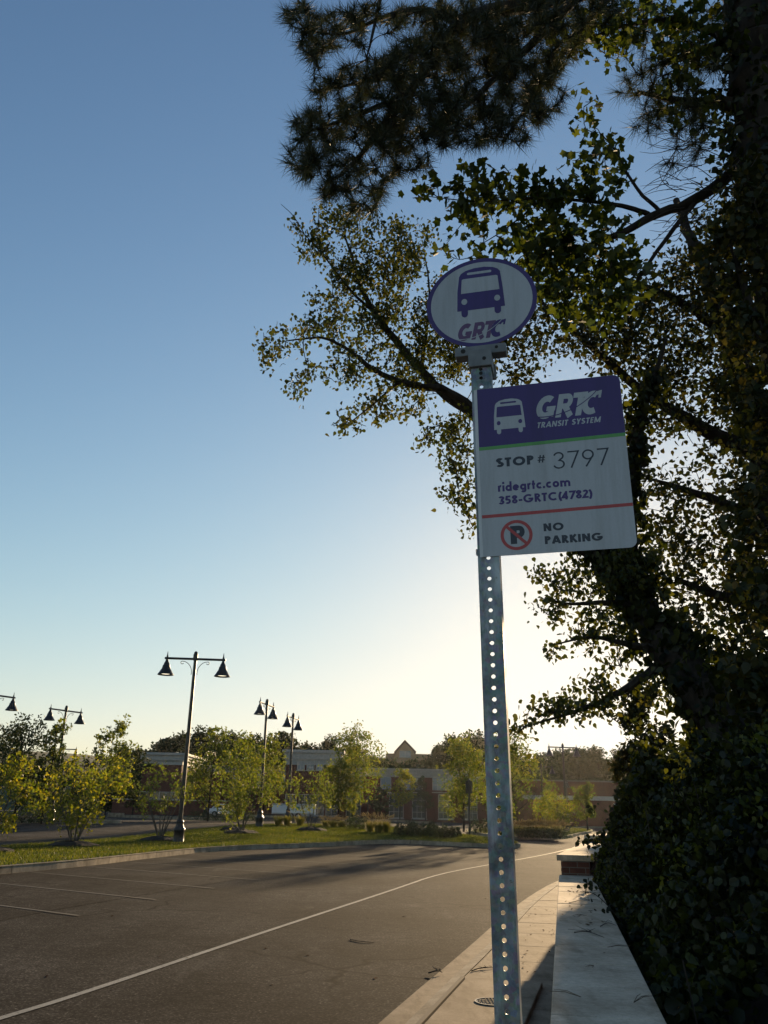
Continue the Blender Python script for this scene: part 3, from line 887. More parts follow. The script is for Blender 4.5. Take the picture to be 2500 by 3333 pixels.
CAM = np.array([0, 0, H])
def on_plane(u, v, d):                    # where the sight line through (u, v) meets the parallel plane d mm farther
    P_ = sg(u, v); r_ = P_ - CAM; s_ = (d / 1000.0 - (P_ - S0) @ e_w) / (r_ @ e_w); q = P_ + r_ * s_ - S0
    return float(q @ e_u) * 1000, float(q @ e_v) * 1000
def flat(pts, d0, d1):                    # outline in mm -> plate between depths d0 (front) and d1
    return [sg(a, b, d0) for a, b in pts], (e_w * (d1 - d0) / 1000.0)
def rrect(u0, v0, u1, v1, r, corners=(1, 1, 1, 1), n=6):
    out = []
    for (cx, cy, a0, on) in ((u1 - r, v0 + r, -90, corners[1]), (u1 - r, v1 - r, 0, corners[2]), (u0 + r, v1 - r, 90, corners[3]), (u0 + r, v0 + r, 180, corners[0])):
        if on:
            for k in range(n + 1):
                q = R_(a0 + 90 * k / n); out.append((cx + r * math.cos(q), cy + r * math.sin(q)))
        else:
            out.append((cx + (r if a0 in (-90, 0) else -r), cy + (r if a0 in (0, 90) else -r)))
    return out
def plate(name, pts, d0, d1, mat, parent): return MB().prism(*flat(pts, d0, d1)).build(name, mat, parent)
def decal(mb, pts, d): mb.prism(*flat(pts, -d, -d + .12))
# flag panel: 366 x 447 mm
flagp = plate("flag_panel", rrect(14.2, 0, 366, 446.6, 17, (0, 1, 1, 0)), -1.0, .6, M['s_white'], stop)
MB().hexa([sg(14, 0, -1.0), sg(14, 446.6, -1.0), sg(14, 446.6, .6), sg(14, 0, .6)], [sg(.3, 0, 3.0), sg(.3, 446.6, 3.0), sg(.3, 446.6, 4.6), sg(.3, 0, 4.6)]).build("flange", M['s_white2'], stop)
dk = MB(); top = [p for p in rrect(14.2, .4, 365.6, 162, 16.6, (0, 1, 0, 0))]; decal(dk, top, 1.15); dk.build("purple_band", M['s_purple'], flagp)
dk = MB(); decal(dk, [(14.2, 162.4), (365.6, 158.2), (365.6, 167), (14.2, 171.2)], 1.3); dk.build("green_stripe", M['s_green'], flagp)
dk = MB(); decal(dk, [(14.8, 341.8), (365.6, 338), (365.6, 346.2), (14.8, 350)], 1.15); dk.build("red_stripe", M['s_red'], flagp)

# ---- stroke lettering (geometric sans)
def arc(cx, cy, rx, ry, a0, a1, n=18): return [(cx + rx * math.cos(R_(a0 + (a1 - a0) * k / n)), cy + ry * math.sin(R_(a0 + (a1 - a0) * k / n))) for k in range(n + 1)]
def glyph(c, w):
    e = w / 2; X = .66
    if c == 'O': return [arc(.5, .5, .5 - e, .5 - e, 90, 450, 32)], 1.0
    if c == 'C': return [arc(.5, .5, .5 - e, .5 - e, 48, 312, 26)], .88
    if c == 'G': return [arc(.5, .5, .5 - e, .5 - e, 46, 352, 28), [(.50, .44), (1 - e * .2, .44)]], 1.0
    if c == 'S': return [arc(.28, .74, .25 - e * .6, .26 - e, 25, 270, 16)[:-1] + arc(.28, .26 + e * .25, .27 - e * .6, .26 - e * .75, 90, -155, 16)], .56
    if c == 'T': return [[(0, 1 - e), (.52, 1 - e)], [(.26, 1 - e), (.26, 0)]], .52
    if c == 'P': return [[(e, 0), (e, 1)], [(e, 1 - e), (.26, 1 - e)] + arc(.26, .72 , .28 - e, .28 - e, 90, -90, 14) + [(e, .44 + e)]], .55
    if c == 'R': return [[(e, 0), (e, 1)], [(e, 1 - e), (.26, 1 - e)] + arc(.26, .72, .28 - e, .28 - e, 90, -90, 14) + [(e, .44 + e)], [(.24, .48), (.54, 0)]], .60
    if c == 'N': return [[(e, 0), (e, 1)], [(e, 1 - e * .3), (.72 - e, e * .3)], [(.72 - e, 0), (.72 - e, 1)]], .72
    if c == 'A': return [[(e * .6, 0), (.38, 1)], [(.76 - e * .6, 0), (.38, 1)], [(.18, .27), (.58, .27)]], .76
    if c == 'K': return [[(e, 0), (e, 1)], [(e, .42), (.54, 1)], [(.22, .56), (.60, 0)]], .62
    if c == 'I': return [[(e, 0), (e, 1)]], w
    if c == 'Y': return [[(e * .5, 1), (.3, .45)], [(.6 - e * .5, 1), (.3, .45)], [(.3, .5), (.3, 0)]], .6
    if c == 'E': return [[(e, 0), (e, 1)], [(e, 1 - e), (.46, 1 - e)], [(e, .52), (.42, .52)], [(e, e), (.46, e)]], .48
    if c == 'M': return [[(e, 0), (e, 1)], [(e, 1 - e * .3), (.45, .1)], [(.45, .1), (.9 - e, 1 - e * .3)], [(.9 - e, 0), (.9 - e, 1)]], .9
    if c == '#': return [[(.16, 0), (.30, .95)], [(.46, 0), (.60, .95)], [(.06, .64), (.72, .64)], [(.02, .32), (.68, .32)]], .74
    if c == '-': return [[(.0, .36), (.36, .36)]], .36
    if c == '.': return [[(e, 0), (e, w * 1.05)]], w
    if c == '(': return [arc(.75, .42, .75 - e, .80, 138, 222, 12)], .26
    if c == ')': return [arc(-.49, .42, .75 - e, .80, -42, 42, 12)], .26
    if c == '3': return [arc(.27, .75, .24 - e * .5, .25 - e, 165, -85, 14)[:-1] + arc(.27, .27, .29 - e, .27 - e, 85, -165, 16)], .56
    if c == '5': return [[(.50, 1 - e), (.15, 1 - e), (.10, .55)] + arc(.24, .33, .30 - e, .33 - e, 118, -140, 16)], .54
    if c == '7': return [[(0, 1 - e), (.52, 1 - e), (.14, 0)]], .53
    if c == '9': return [arc(.29, .70, .29 - e, .30 - e, 0, 360, 24), [(.555 - e, .60), (.16, 0)]], .58
    if c == '8': return [arc(.28, .76, .22 - e * .55, .24 - e, 90, 450, 22), arc(.28, .27, .28 - e, .27 - e, 90, 450, 24)], .56
    if c == '4': return [[(.40, 0), (.40, 1)], [(.40, 1 - e), (.04, .27), (.56, .27)]], .58
    if c == '2': return [arc(.27, .72, .26 - e, .28 - e, 170, -30, 14) + [(.06, e), (.54, e)]], .55
    if c == 'r': return [[(e, 0), (e, X)], arc(.30, .36, .30 - e, .30 - e * .6, 150, 72, 8)], .37
    if c == 'i': return [[(e, 0), (e, X)], [(e, .80), (e, .80 + w * 1.05)]], w
    if c == 'o': return [arc(.34, .33, .34 - e, .34 - e, 90, 450, 24)], .68
    if c == 'c': return [arc(.34, .33, .34 - e, .34 - e, 50, 310, 20)], .58
    if c == 'd': return [arc(.33, .33, .33 - e, .34 - e, 90, 450, 24), [(.66 - e, 0), (.66 - e, 1.04)]], .66
    if c == 'e': return [[(.06, .33), (.62, .33)] , arc(.33, .33, .34 - e, .34 - e, 0, 318, 22)], .66
    if c == 'g': return [arc(.33, .33, .33 - e, .34 - e, 90, 450, 24), [(.66 - e, X), (.66 - e, .02)] + arc(.35, .0, .31 - e, .28 - e, 0, -150, 12)], .66
    if c == 't': return [[(.17, 0), (.17, .92)], [(0, X - e), (.36, X - e)]], .36
    if c == 'm': return [[(e, 0), (e, X)], [(e, .34)] + arc(.30, .38, .20, .28 - e, 175, 0, 10) + [(.50, 0)], [(.50, .34)] + arc(.71, .38, .21, .28 - e, 178, 0, 10) + [(.92, 0)]], .98
    return [], .34
def ribbon(mb, pts, wd_, tf, d):
    p = [np.array(q, float) for q in pts]
    p = [q for i, q in enumerate(p) if i == 0 or np.linalg.norm(q - p[i - 1]) > 1e-5]
    closed = np.linalg.norm(p[0] - p[-1]) < 1e-6
    L, Rr = [], []
    for i in range(len(p)):
        if closed and i in (0, len(p) - 1): t0_, t1_ = p[1] - p[0], p[-1] - p[-2]
        else: t0_ = p[i] - p[i - 1] if i > 0 else p[1] - p[0]; t1_ = p[i + 1] - p[i] if i < len(p) - 1 else p[-1] - p[-2]
        t0_ = t0_ / (np.linalg.norm(t0_) + 1e-9); t1_ = t1_ / (np.linalg.norm(t1_) + 1e-9)
        n0, n1 = np.array([-t0_[1], t0_[0]]), np.array([-t1_[1], t1_[0]])
        m = n0 + n1; m /= np.linalg.norm(m) + 1e-9
        k = min(1 / max(m @ n0, .35), 2.4) * wd_ / 2
        L.append(p[i] + m * k); Rr.append(p[i] - m * k)
    base = len(mb.v)
    for a, b in zip(L, Rr): mb.v += [tuple(sg(*tf(a), -d)), tuple(sg(*tf(b), -d))]
    for i in range(len(p) - 1): mb.f.append((base + 2 * i, base + 2 * i + 1, base + 2 * i + 3, base + 2 * i + 2))
def write(name, s, u0, vb, cap, u1, wt, mat, parent, slant=0.0, gap=.14, d=1.25, slope=0.0):
    """text from u0 to u1 with its baseline at vb (mm)"""
    mb = MB(); x = 0; lay = []
    for c in s:
        st_, adv = glyph(c, wt); lay.append((x, st_)); x += adv + gap
    tot = x - gap; kx_ = (u1 - u0) / tot; i = 0
    for x0, st_ in lay:
        for q in st_:
            f = lambda a, x0=x0: (u0 + (x0 + a[0]) * kx_ + slant * a[1] * cap, vb - a[1] * cap - slope * (x0 + a[0]) * kx_)
            ribbon(mb, q, wt, f, d + .012 * (i % 9)); i += 1
    return mb.build(name, mat, parent)
write("stop_lettering", "STOP", 55, 219.8, 24, 146, .25, M['s_black'], flagp, gap=.12)
write("stop_lettering", "#", 154.5, 217.5, 21, 173.5, .13, M['s_black'], flagp)
write("number_lettering", "3797", 192, 237.5, 44, 322, .085, M['s_black'], flagp, gap=.16)
write("web_lettering", "ridegrtc.com", 56, 284.4, 24, 227, .225, M['s_purple'], flagp, gap=.10)
write("phone_lettering", "358-GRTC(4782)", 56.5, 317.8, 21.5, 277, .225, M['s_purple'], flagp, gap=.10)
write("no_parking_lettering", "NO", 158.6, 393.4, 19.4, 205, .25, M['s_black'], flagp)
write("no_parking_lettering", "PARKING", 159.6, 425.2, 19.4, 292, .25, M['s_black'], flagp, gap=.11)
pp = MB(); PT_ = lambda a: (80.5 + a[0] * 45, 419.6 - a[1] * 45)
ribbon(pp, [(.165, 0), (.165, 1)], .33, PT_, 1.2)
ribbon(pp, [(.2, .87), (.44, .87)] + arc(.44, .66, .18, .21, 90, -90, 14) + [(.2, .45)], .26, PT_, 1.22); pp.build("parking_letter", M['s_black'], flagp)
pr = MB(); ribbon(pr, arc(94.7, 397.6, 33.8, 33.8, 0, 360, 48), 7.6, lambda a: a, 1.36); ribbon(pr, [(70.5, 373.5), (118.8, 421.7)], 7.2, lambda a: a, 1.4); pr.build("prohibition_ring", M['s_red'], flagp)

def bus_icon(parent, mat, inner, tf, d, names=("bus_symbol", "bus_symbol_detail")):
    body = [(-.44, -.5 + .12), (-.5, -.38), (-.485, .02), (-.44, .34), (-.40, .40), (-.30, .455), (-.12, .49), (.1, .495), (.28, .465), (.38, .42), (.43, .36), (.47, .02), (.5, -.38)]
    mb = MB()
    def dec(pts, dd): mb.prism(*flat([tf(p) for p in pts], -dd, -dd + .1))
    dec(body[1:], d)
    for sx in (-.345, .345):
        whl = [(sx - .068, -.36), (sx - .068, -.44)] + [(sx + .068 * math.cos(R_(a)), -.45 + .065 * math.sin(R_(a))) for a in range(180, 361, 20)] + [(sx + .068, -.36)]
        dec(whl, d + .02)
    o = mb.build(names[0], mat, parent)
    mb = MB()
    dec([(-.41, -.02), (.40, -.02), (.375, .265), (.35, .285), (-.36, .285), (-.385, .265)], d + .14)
    dec([(-.24 + .03 * math.cos(R_(a)), .385 + .025 * math.sin(R_(a))) for a in range(90, 271, 30)] + [(.22 + .03 * math.cos(R_(a)), .385 + .025 * math.sin(R_(a))) for a in range(-90, 91, 30)], d + .14)
    for sx in (-.345, .345): dec([(sx + .062 * math.cos(R_(a)), -.195 + .062 * math.sin(R_(a))) for a in range(0, 360, 20)], d + .14)
    mb.build(names[1], inner, parent)
bus_icon(flagp, M['s_white'], M['s_purple'], lambda p: (92.2 + p[0] * 77.5, 82.2 - p[1] * 95), 1.3)
def logo(parent, mat, mat2, cut, u0, u1, vb, cap, d):
    """heavy slanted initials with a swoosh cut rising to the right"""
    W_ = u1 - u0; sl = .22
    T = lambda a: (u0 + a[0] * W_ + sl * (a[1] - .0) * cap, vb - a[1] * cap)
    Wx = (W_ - sl * cap) / (2.98 * W_)
    A, B = MB(), MB()
    def rb(mb, pts, wx, k): ribbon(mb, [(x, y) for x, y in pts], wx, lambda a: T((a[0] * Wx, a[1])), d + .015 * k)
    g = [arc(.50, .5, .33, .37, 52, 322, 24), [(.80, .06), (.80, .45)], [(.52, .42), (.93, .42)]]
    for k, q in enumerate(g): rb(A, q, .27 if k == 0 else .2, k)
    r = [[(1.13, 0), (1.13, 1.0)], [(1.13, .89), (1.42, .89)] + arc(1.42, .68, .17, .21, 90, -90, 12) + [(1.13, .47)], [(1.36, .5), (1.70, 0)]]
    for k, q in enumerate(r): rb(A, q, .26 if k != 1 else .22, 3 + k)
    t = [[(1.70, .89), (2.36, .89)], [(2.06, .95), (2.06, 0)]]
    for k, q in enumerate(t): rb(A, q, .22 if k == 0 else .27, 6 + k)
    rb(B, arc(2.62, .5, .33, .37, 60, 300, 24), .27, 9); rb(B, [(2.72, .87), (2.98, .93)], .16, 10); rb(B, [(2.93, 1.0), (2.93, .68)], .12, 11)
    A.build("logo_lettering", mat, parent); B.build("logo_lettering", mat2, parent)
    C = MB()
    sw = [(.1, .10), (.5, .07), (.9, .09), (1.3, .16), (1.7, .28), (2.05, .44), (2.35, .64), (2.6, .84), (2.75, 1.02)]
    sw = [tuple(q) for q in smooth_path([np.array(q) for q in sw], 2)]
    rb(C, sw, .042, 22)
    C.build("logo_swoosh", cut, parent)
logo(flagp, M['s_white'], M['s_white'], M['s_purple'], 152, 321, 101, 63, 1.3)
write("transit_lettering", "TRANSIT SYSTEM", 158, 124.6, 15.4, 310, .20, M['s_white'], flagp, slant=.22, gap=.13)
# oval panel
def ell(cx, cy, a, b, n=64): return [(cx + a * math.cos(2 * math.pi * k / n), cy + b * math.sin(2 * math.pi * k / n)) for k in range(n)]
OCx, OCy = on_plane(34, -262, 25); OC = (OCx, OCy, 149, 138.5)
Ks = float(np.linalg.norm(sg(OCx, OCy, 25) - CAM) / np.linalg.norm(sg(34, -262) - CAM))
ovalp = plate("oval_panel", ell(*OC), 25, 27, M['s_purple'], stop)
dk = MB(); dk.prism(*flat(ell(OC[0] + .3, OC[1] + .5, OC[2] - 12, OC[3] - 11.5), 24.8, 24.95)); dk.build("white_field", M['s_white'], ovalp)
bus_icon(ovalp, M['s_purple'], M['s_white'], lambda p: on_plane(33.6 + p[0] * 127, -296.5 - p[1] * 150, 25), -24.5)
lu, lv = on_plane(-36, -148.5, 25)
logo(ovalp, M['s_mauve'], M['s_purple'], M['s_white'], lu, lu + 133 * Ks, lv, 51 * Ks, -24.5)
# post-top bracket
br = MB()
b0_, b1_ = on_plane(-40, -130, 10), on_plane(93.5, -103, 10); c0_, c1_ = on_plane(-5.5, -119, -7), on_plane(55, -69, -7)
br.prism(*flat(rrect(*b0_, *b1_, 4), 10, 44)); br.prism(*flat(rrect(c0_[0], c0_[1], c1_[0], c1_[1], 3), -7, 60))
brk = br.build("bracket", M['cast'], stop, bevel=.002)
MB().prism(*flat(rrect(3, -100, 60.5, -58, 3), 1.5 + 52, 64)).build("bracket_clamp", M['cast'], stop)
for (bu, bv, bd, br_) in ((*on_plane(-18, -117, 10), 9.5, 6.5), (*on_plane(69, -119, 10), 9.5, 4.5), (*on_plane(36, -90, -7), -7.5, 5), (26, -48, 1.2, 5)):
    bo = MB(); bo.prism(*flat([(bu + br_ * math.cos(R_(a)), bv + br_ * math.sin(R_(a))) for a in range(0, 360, 45)], bd - .8, bd + 1.5)); bo.build("bolt", M['black'], stop)
bo = MB(); bo.prism(*flat(rrect(-4, 424, 1, 438, 1.5), 6, 16)); bo.build("bolt", M['galv'], stop)

# ================================================================== LAMP POSTS
def lamp_post(px, py, R, arm_dir_deg, label, arm=3.0, arm_mat='dark_metal', height=8.45):
    topp = at(px, py, R); b = np.array([topp[0], topp[1], float(terr(topp[0], topp[1]))])
    if abs(topp[2] - b[2] - height) < 1.6: height = topp[2] - b[2]
    root = thing("lamp_post", b, label, "lamp post", "double bell lamp posts of the car park")
    x, y, z = b
    MB().lathe((x, y, z - .1), [(.30, 0), (.30, .25), (.26, .30), (.24, .75), (.27, .80), (.27, .9), (.19, 1.0), (.16, 1.15), (.18, 1.2), (.14, 1.3)], 12).build("base", M['dark_metal'], root, True)
    MB().lathe((x, y, z), [(.105, 1.15), (.08, height - .35), (.12, height - .34), (.12, height - .05), (.09, height - .03), (.10, height + .02), (.05, height + .10)], 12).build("pole", M['dark_metal'], root, True)
    a = R_(arm_dir_deg); d = np.array([math.cos(a), math.sin(a), 0]); zt = z + height - .28
    c = np.array([x, y, zt])
    MB().tube([c - d * arm / 2, c + d * arm / 2], .058, 8).build("arm", M[arm_mat], root, True)
    for s in (-1, 1):
        e = c + d * s * (arm / 2 - .12)
        sc_ = [c + d * s * (.13 + .02) + np.array([0, 0, -.78])]
        for q in np.linspace(0, 90, 8): sc_.append(c + d * s * (.13 + .50 * (1 - math.cos(R_(q)))) + np.array([0, 0, -.70 + .58 * math.sin(R_(q))]))
        for q in np.linspace(0, 250, 8): sc_.append(c + d * s * (.63 + .07 * math.sin(R_(q))) + np.array([0, 0, -.19 + .07 * math.cos(R_(q))]))
        MB().tube(sc_, .017, 5).build("scroll_bracket", M['dark_metal'], root)
        MB().lathe(e, [(.03, .04), (.055, .10), (.03, .15), (.022, .25), (.008, .34)], 8).build("finial", M['dark_metal'], root, True)
        prof = [(.055, -.02), (.06, -.10), (.085, -.13), (.085, -.17), (.13, -.24), (.15, -.33), (.185, -.36), (.19, -.41), (.215, -.52), (.27, -.60), (.29, -.63), (.31, -.68), (.395, -.80), (.40, -.825), (.385, -.825), (.30, -.71), (.1, -.62)]
        sh = MB().lathe(e, prof, 20, False).build("lamp_shade", M['dark_metal'], root, True)
        MB().lathe(e, [(.31, -.745), (.20, -.775), (.0, -.79)], 16, False).build("lens", M['lens'], sh, True)
    return root
lamp_post(638, 2127, 42.8, 5, "tall dark lamp post with two bell lamps standing on the lawn strip, nearest and largest")
lamp_post(870, 2280, 60, 78, "bell lamp post behind the lawn, left of a similar one, seen end on")
lamp_post(955, 2325, 69, 77, "bell lamp post near the white trailer, right of a similar one", arm_mat='rust_metal')
lamp_post(217, 2301, 68, 59, "bell lamp post rising among the tall sparse trees at far left", arm_mat='rust_metal')
lamp_post(208, 2430, 104, 8, "small distant bell lamp post beside the sparse trees, one bell showing")
lamp_post(-14, 2248, 60, 59, "bell lamp post cut by the left frame edge, only one bell showing", arm_mat='rust_metal')
lamp_post(1831, 2423, 86, 8, "bell lamp post right of the signpost, under the overhanging leaves")
lamp_post(1761, 2488, 110, 5, "thin distant bell lamp post in front of the hazy hill")
lamp_post(1843, 2540, 150, 70, "tiny far bell lamp post in front of the long brick building right of the signpost")
lamp_post(686, 2440, 104, 80, "slim far lamp post behind the tall thin street tree")

def area_light(px, py, R):
    t = at(px, py, R); b = np.array([t[0], t[1], float(terr(t[0], t[1]))])
    root = thing("light_pole", b, "plain straight light pole with one side arm, far left behind the shrubs", "light pole")
    MB().tube([b, t], [.09, .06], 8).build("pole", M['rust_metal'], root)
    MB().tube([t - [0, 0, .35], t + np.array([1.5, .3, -.4])], .04, 6).build("arm", M['rust_metal'], root)
    MB().box(t + np.array([1.7, .34, -.42]), (.6, .3, .12)).build("lamp_head", M['dark_metal'], root)
area_light(217, 2478, 96)
def small_post(px, R, htop, label, plate_=True):
    b = bearing(px, R); root = thing("sign_post", b, label, "sign post")
    MB().tube([b, b + [0, 0, htop]], .06, 8).build("post", M['dark_metal'], root)
    if plate_:
        MB().prism([b + np.array(q) for q in ((-.22, -.055, htop - .75), (.22, .10, htop - .75), (.22, .10, htop), (-.22, -.055, htop))], (.005, -.02, 0)).build("panel", M['dark_metal'], root)
        MB().lathe(b + np.array([0, 0, htop]), [(.09, 0), (.05, .1), (.0, .16)], 8).build("cap", M['dark_metal'], root)
small_post(1528, 56.3, 3.45, "dark traffic sign seen from behind on a slim post at the island tip")
small_post(1197, 104, 2.6, "thin dark sign post in front of the brick building", True)

# ================================================================== BUILDINGS
def facade_point(px, py, Y):              # where a sight line meets the plane y = Y
    d = ray(px, py); t = Y / d[1]; return np.array([d[0] * t, Y, H + d[2] * t])
def cornice(root, x0, x1, y0, y1, z, h, side=True, mat='trim'):
    """stepped cornice round a block, wider at the top"""
    steps = [(0.0, .30, .10), (.30, .38, .22), (.38, .80, .34), (.80, 1.0, .62)]
    mb = MB()
    for a, b, o in steps:
        mb.box(((x0 + x1) / 2, (y0 + y1) / 2, z + h * (a + b) / 2), (x1 - x0 + 2 * o, y1 - y0 + 2 * o, h * (b - a) - .004))
    return mb.build("cornice", M[mat], root)
def window(root, cx, y, z0, w_, h_, arched=False, nx=2, ny=2, mat='pane', out=-1):
    yy = y + out * .03
    if arched:
        n = 8; pts = [(cx - w_ / 2, z0), (cx + w_ / 2, z0)] + [(cx + w_ / 2 * math.cos(R_(a)), z0 + h_ + w_ * .22 * math.sin(R_(a))) for a in np.linspace(0, 180, n)]
    else: pts = [(cx - w_ / 2, z0), (cx + w_ / 2, z0), (cx + w_ / 2, z0 + h_), (cx - w_ / 2, z0 + h_)]
    o = MB().prism([(p[0], yy, p[1]) for p in pts], (0, .02, 0)).build("window", M[mat], root)
    fr = MB(); f = yy - .05
    for k in range(len(pts)):
        a, b = pts[k], pts[(k + 1) % len(pts)]
        fr.tube([(a[0], f, a[1]), (b[0], f, b[1])], .05, 4)
    for i in range(1, nx): fr.box((cx - w_ / 2 + w_ * i / nx, f, z0 + h_ / 2), (.06, .05, h_ - .02))
    for j in range(1, ny): fr.box((cx, f + .003, z0 + h_ * j / ny), (w_ - .04, .05, .06))
    fr.build("frame", M['frame'], o)
    MB().box((cx, yy - .06, z0 - .12), (w_ + .3, .16, .12)).build("sill", M['trim'], o)
    return o
GZ = .35
def block(name, label, pL, pR, Ytop, ztop_px, Y, depth, ch, cat="building", z0=-.3):
    a, b = facade_point(pL, ztop_px, Y), facade_point(pR, ztop_px + (pR - pL) * .0192, Y)
    x0, x1, z = a[0], b[0], (a[2] + b[2]) / 2
    root = thing(name, ((x0 + x1) / 2, Y + depth / 2, z0), label, cat)
    MB().box(((x0 + x1) / 2, Y + depth / 2, (z0 + z - ch) / 2), (x1 - x0, depth, z - ch - z0)).build("wall", M['brick_far'], root)
    MB().box(((x0 + x1) / 2, Y + depth / 2, z - .09), (x1 - x0 - .3, depth - .3, .3)).build("roof", M['roof_flat'], root)
    cornice(root, x0, x1, Y, Y + depth, z - ch, ch)
    return root, x0, x1, z
YB = 134.0
# left corner block with its sunlit end
rt, x0, x1, zt = block("brick_building", "square brick block with flared pale cornice behind the tall lamp post", 470, 596, 0, 2449, 118, 13.5, 1.55)
for i in range(3): window(rt, x0 + (i + .5) * (x1 - x0) / 3, 118, .9, 1.7, 2.6, False, 2, 3, 'dark_pane')
# tall middle block
rt, x0, x1, zt = block("brick_building", "tallest brick block with three small square windows below a deep pale cornice", 934, 1108, 0, 2440, YB - 6, 22, 2.1)
for px in (980, 1011, 1041):
    p = facade_point(px, 2488, YB - 6); window(rt, p[0], YB - 6, p[2] - .75, 1.05, 1.5, False, 2, 2)
for i in range(4): window(rt, x0 + (i + .5) * (x1 - x0) / 4, YB - 6, .9, 1.6, 2.8, False, 2, 3, 'dark_pane')
# lower wing left of it
rt, x0, x1, zt = block("brick_building", "low brick wing with an arched window, between the square and the tallest block", 640, 932, 0, 2491, YB, 14, .95)
for px in (926, 850, 770): p = facade_point(px, 2535, YB); window(rt, p[0], YB, p[2] - 1.2, 1.25, 1.75, True)
# long wing
rt, x0, x1, zt = block("brick_building", "long two storey brick wing with arched upper windows and pale cornice line", 1110, 1652, 0, 2498, YB, 18, 1.25)
for px in (1165, 1256, 1324, 1358, 1425, 1460, 1536, 1610):
    p = facade_point(px, 2547, YB); window(rt, p[0], YB, p[2] - 1.35, 1.55, 1.95, True)
for px in (1150, 1290, 1365, 1450, 1530, 1610):
    p = facade_point(px, 2632, YB); window(rt, p[0], YB, .75, 2.1, 3.4, False, 3, 4, 'dark_pane')
MB().box(((x0 + x1) / 2, YB - .06, 4.6), (x1 - x0 - .2, .14, .35)).build("string_course", M['brick_far'], rt)
# right-hand building in the haze
YR = 150.0
a, b = facade_point(1700, 2541, YR), facade_point(2013, 2546, YR)
rt = thing("brick_building", ((a[0] + b[0]) / 2, YR + 8, -.4), "hazy brick building with one pale stone band, at the end of the road", "building")
MB().box(((a[0] + b[0]) / 2, YR + 8, (a[2] - .4) / 2), (b[0] - a[0], 16, a[2] + .4)).build("wall", M['brick_far'], rt)
z1, z2 = facade_point(1850, 2604, YR)[2], facade_point(1850, 2590, YR)[2]
MB().box(((a[0] + b[0]) / 2, YR - .08, (z1 + z2) / 2), (b[0] - a[0] + .1, .2, z2 - z1)).build("stone_band", M['trim'], rt)
MB().box(((a[0] + b[0]) / 2, YR + 8, a[2] + .12), (b[0] - a[0] + .2, 16.2, .22)).build("parapet_cap", M['roof_flat'], rt)
# entrance canopy with two lit globe lamps
cp = facade_point(2043, 2619, 128)
can = thing("entrance_canopy", (cp[0], 128, -.2), "low flat entrance canopy at the end of the road, partly behind ivy", "canopy")
MB().box((cp[0] + 1.2, 129, cp[2]), (5.2, 3, .25)).build("roof", M['trim'], can)
for dx in (-1.1, 3.4): MB().box((cp[0] + dx, 129, (cp[2] - .3) / 2), (.3, .3, cp[2] + .1)).build("post", M['dark_metal'], can)
for px, py, R, lb in ((2020, 2608, 122, "lit globe lamp on a short post left of the entrance canopy"), (2052, 2631, 124, "second lit globe lamp, lower, right of the entrance canopy edge")):
    t = at(px, py, R); b = np.array([t[0], t[1], float(terr(t[0], t[1]))])
    g = thing("globe_lamp", b, lb, "lamp", "lit globe lamps by the canopy")
    MB().tube([b, t - [0, 0, .3]], .07, 8).build("post", M['dark_metal'], g)
    MB().lathe(t, [(.02, -.32), (.16, -.28), (.28, -.1), (.30, .05), (.22, .25), (.02, .33)], 12).build("globe", M['globe'], g, True)
    MB().lathe(t, [(.24, .27), (.1, .42), (.01, .5)], 10).build("cap", M['dark_metal'], g)
# gabled house on the rise behind
hv, hf = [], []
hx, hy = lin(-140, 200, 35), [152, 165, 180, 200, 230, 300]
hh = [-.4, 3.0, 7.5, 10, 13, 16]
for j, y in enumerate(hy):
    for x in hx: hv.append((x, y, hh[j] * (1 + .18 * math.sin(x * .05 + 1)) if j else -.4))
for j in range(len(hy) - 1):
    for i in range(len(hx) - 1): hf.append((j * 35 + i, j * 35 + i + 1, (j + 1) * 35 + i + 1, (j + 1) * 35 + i))
me = bpy.data.meshes.new("hill"); me.from_pydata(hv, [], hf); me.update(); me.shade_smooth(); tag(link("hill", me, M['field']), kind='structure')
YH = 205.0
P = lambda a, b, y=YH: facade_point(a, b, y)
hs = thing("gabled_building", (*P(1318, 2470)[:2], 9), "tan building with a pointed gable and large window on the rise behind the brick wing", "building")
zl = P(1256, 2452)[2]
MB().hexa([(P(1256, 2452)[0], YH, 6), (P(1402, 2452)[0], YH, 6), (P(1402, 2452)[0], YH + 14, 6), (P(1256, 2452)[0], YH + 14, 6)],
          [(P(1256, 2452)[0], YH, zl), (P(1402, 2452)[0], YH, zl), (P(1402, 2452)[0], YH + 14, zl), (P(1256, 2452)[0], YH + 14, zl)]).build("wing_wall", M['tan_wall'], hs)
ga, gb, gt = P(1289, 2446, YH - 2), P(1349, 2446, YH - 2), P(1318, 2414, YH - 2)
MB().prism([(ga[0], YH - 2, 6), (gb[0], YH - 2, 6), (gb[0], YH - 2, gb[2]), (gt[0], YH - 2, gt[2]), (ga[0], YH - 2, ga[2])], (0, 12, 0)).build("gable_wall", M['tan_wall'], hs)
for s, q in ((0, ga), (1, gb)):
    e = np.array([gt[0], YH - 2.4, gt[2] + .12]); r_ = np.array([q[0] + (.4 if s else -.4), YH - 2.4, q[2] - .3])
    MB().prism([e, r_, r_ + [0, 0, .3], e + [0, 0, .3]], (0, 13, 0)).build("roof", M['shingle'], hs)
window(hs, (P(1301, 2450)[0] + P(1335, 2450)[0]) / 2, YH - 2, P(1318, 2466)[2], 2.6, P(1318, 2446)[2] - P(1318, 2466)[2], False, 2, 1)
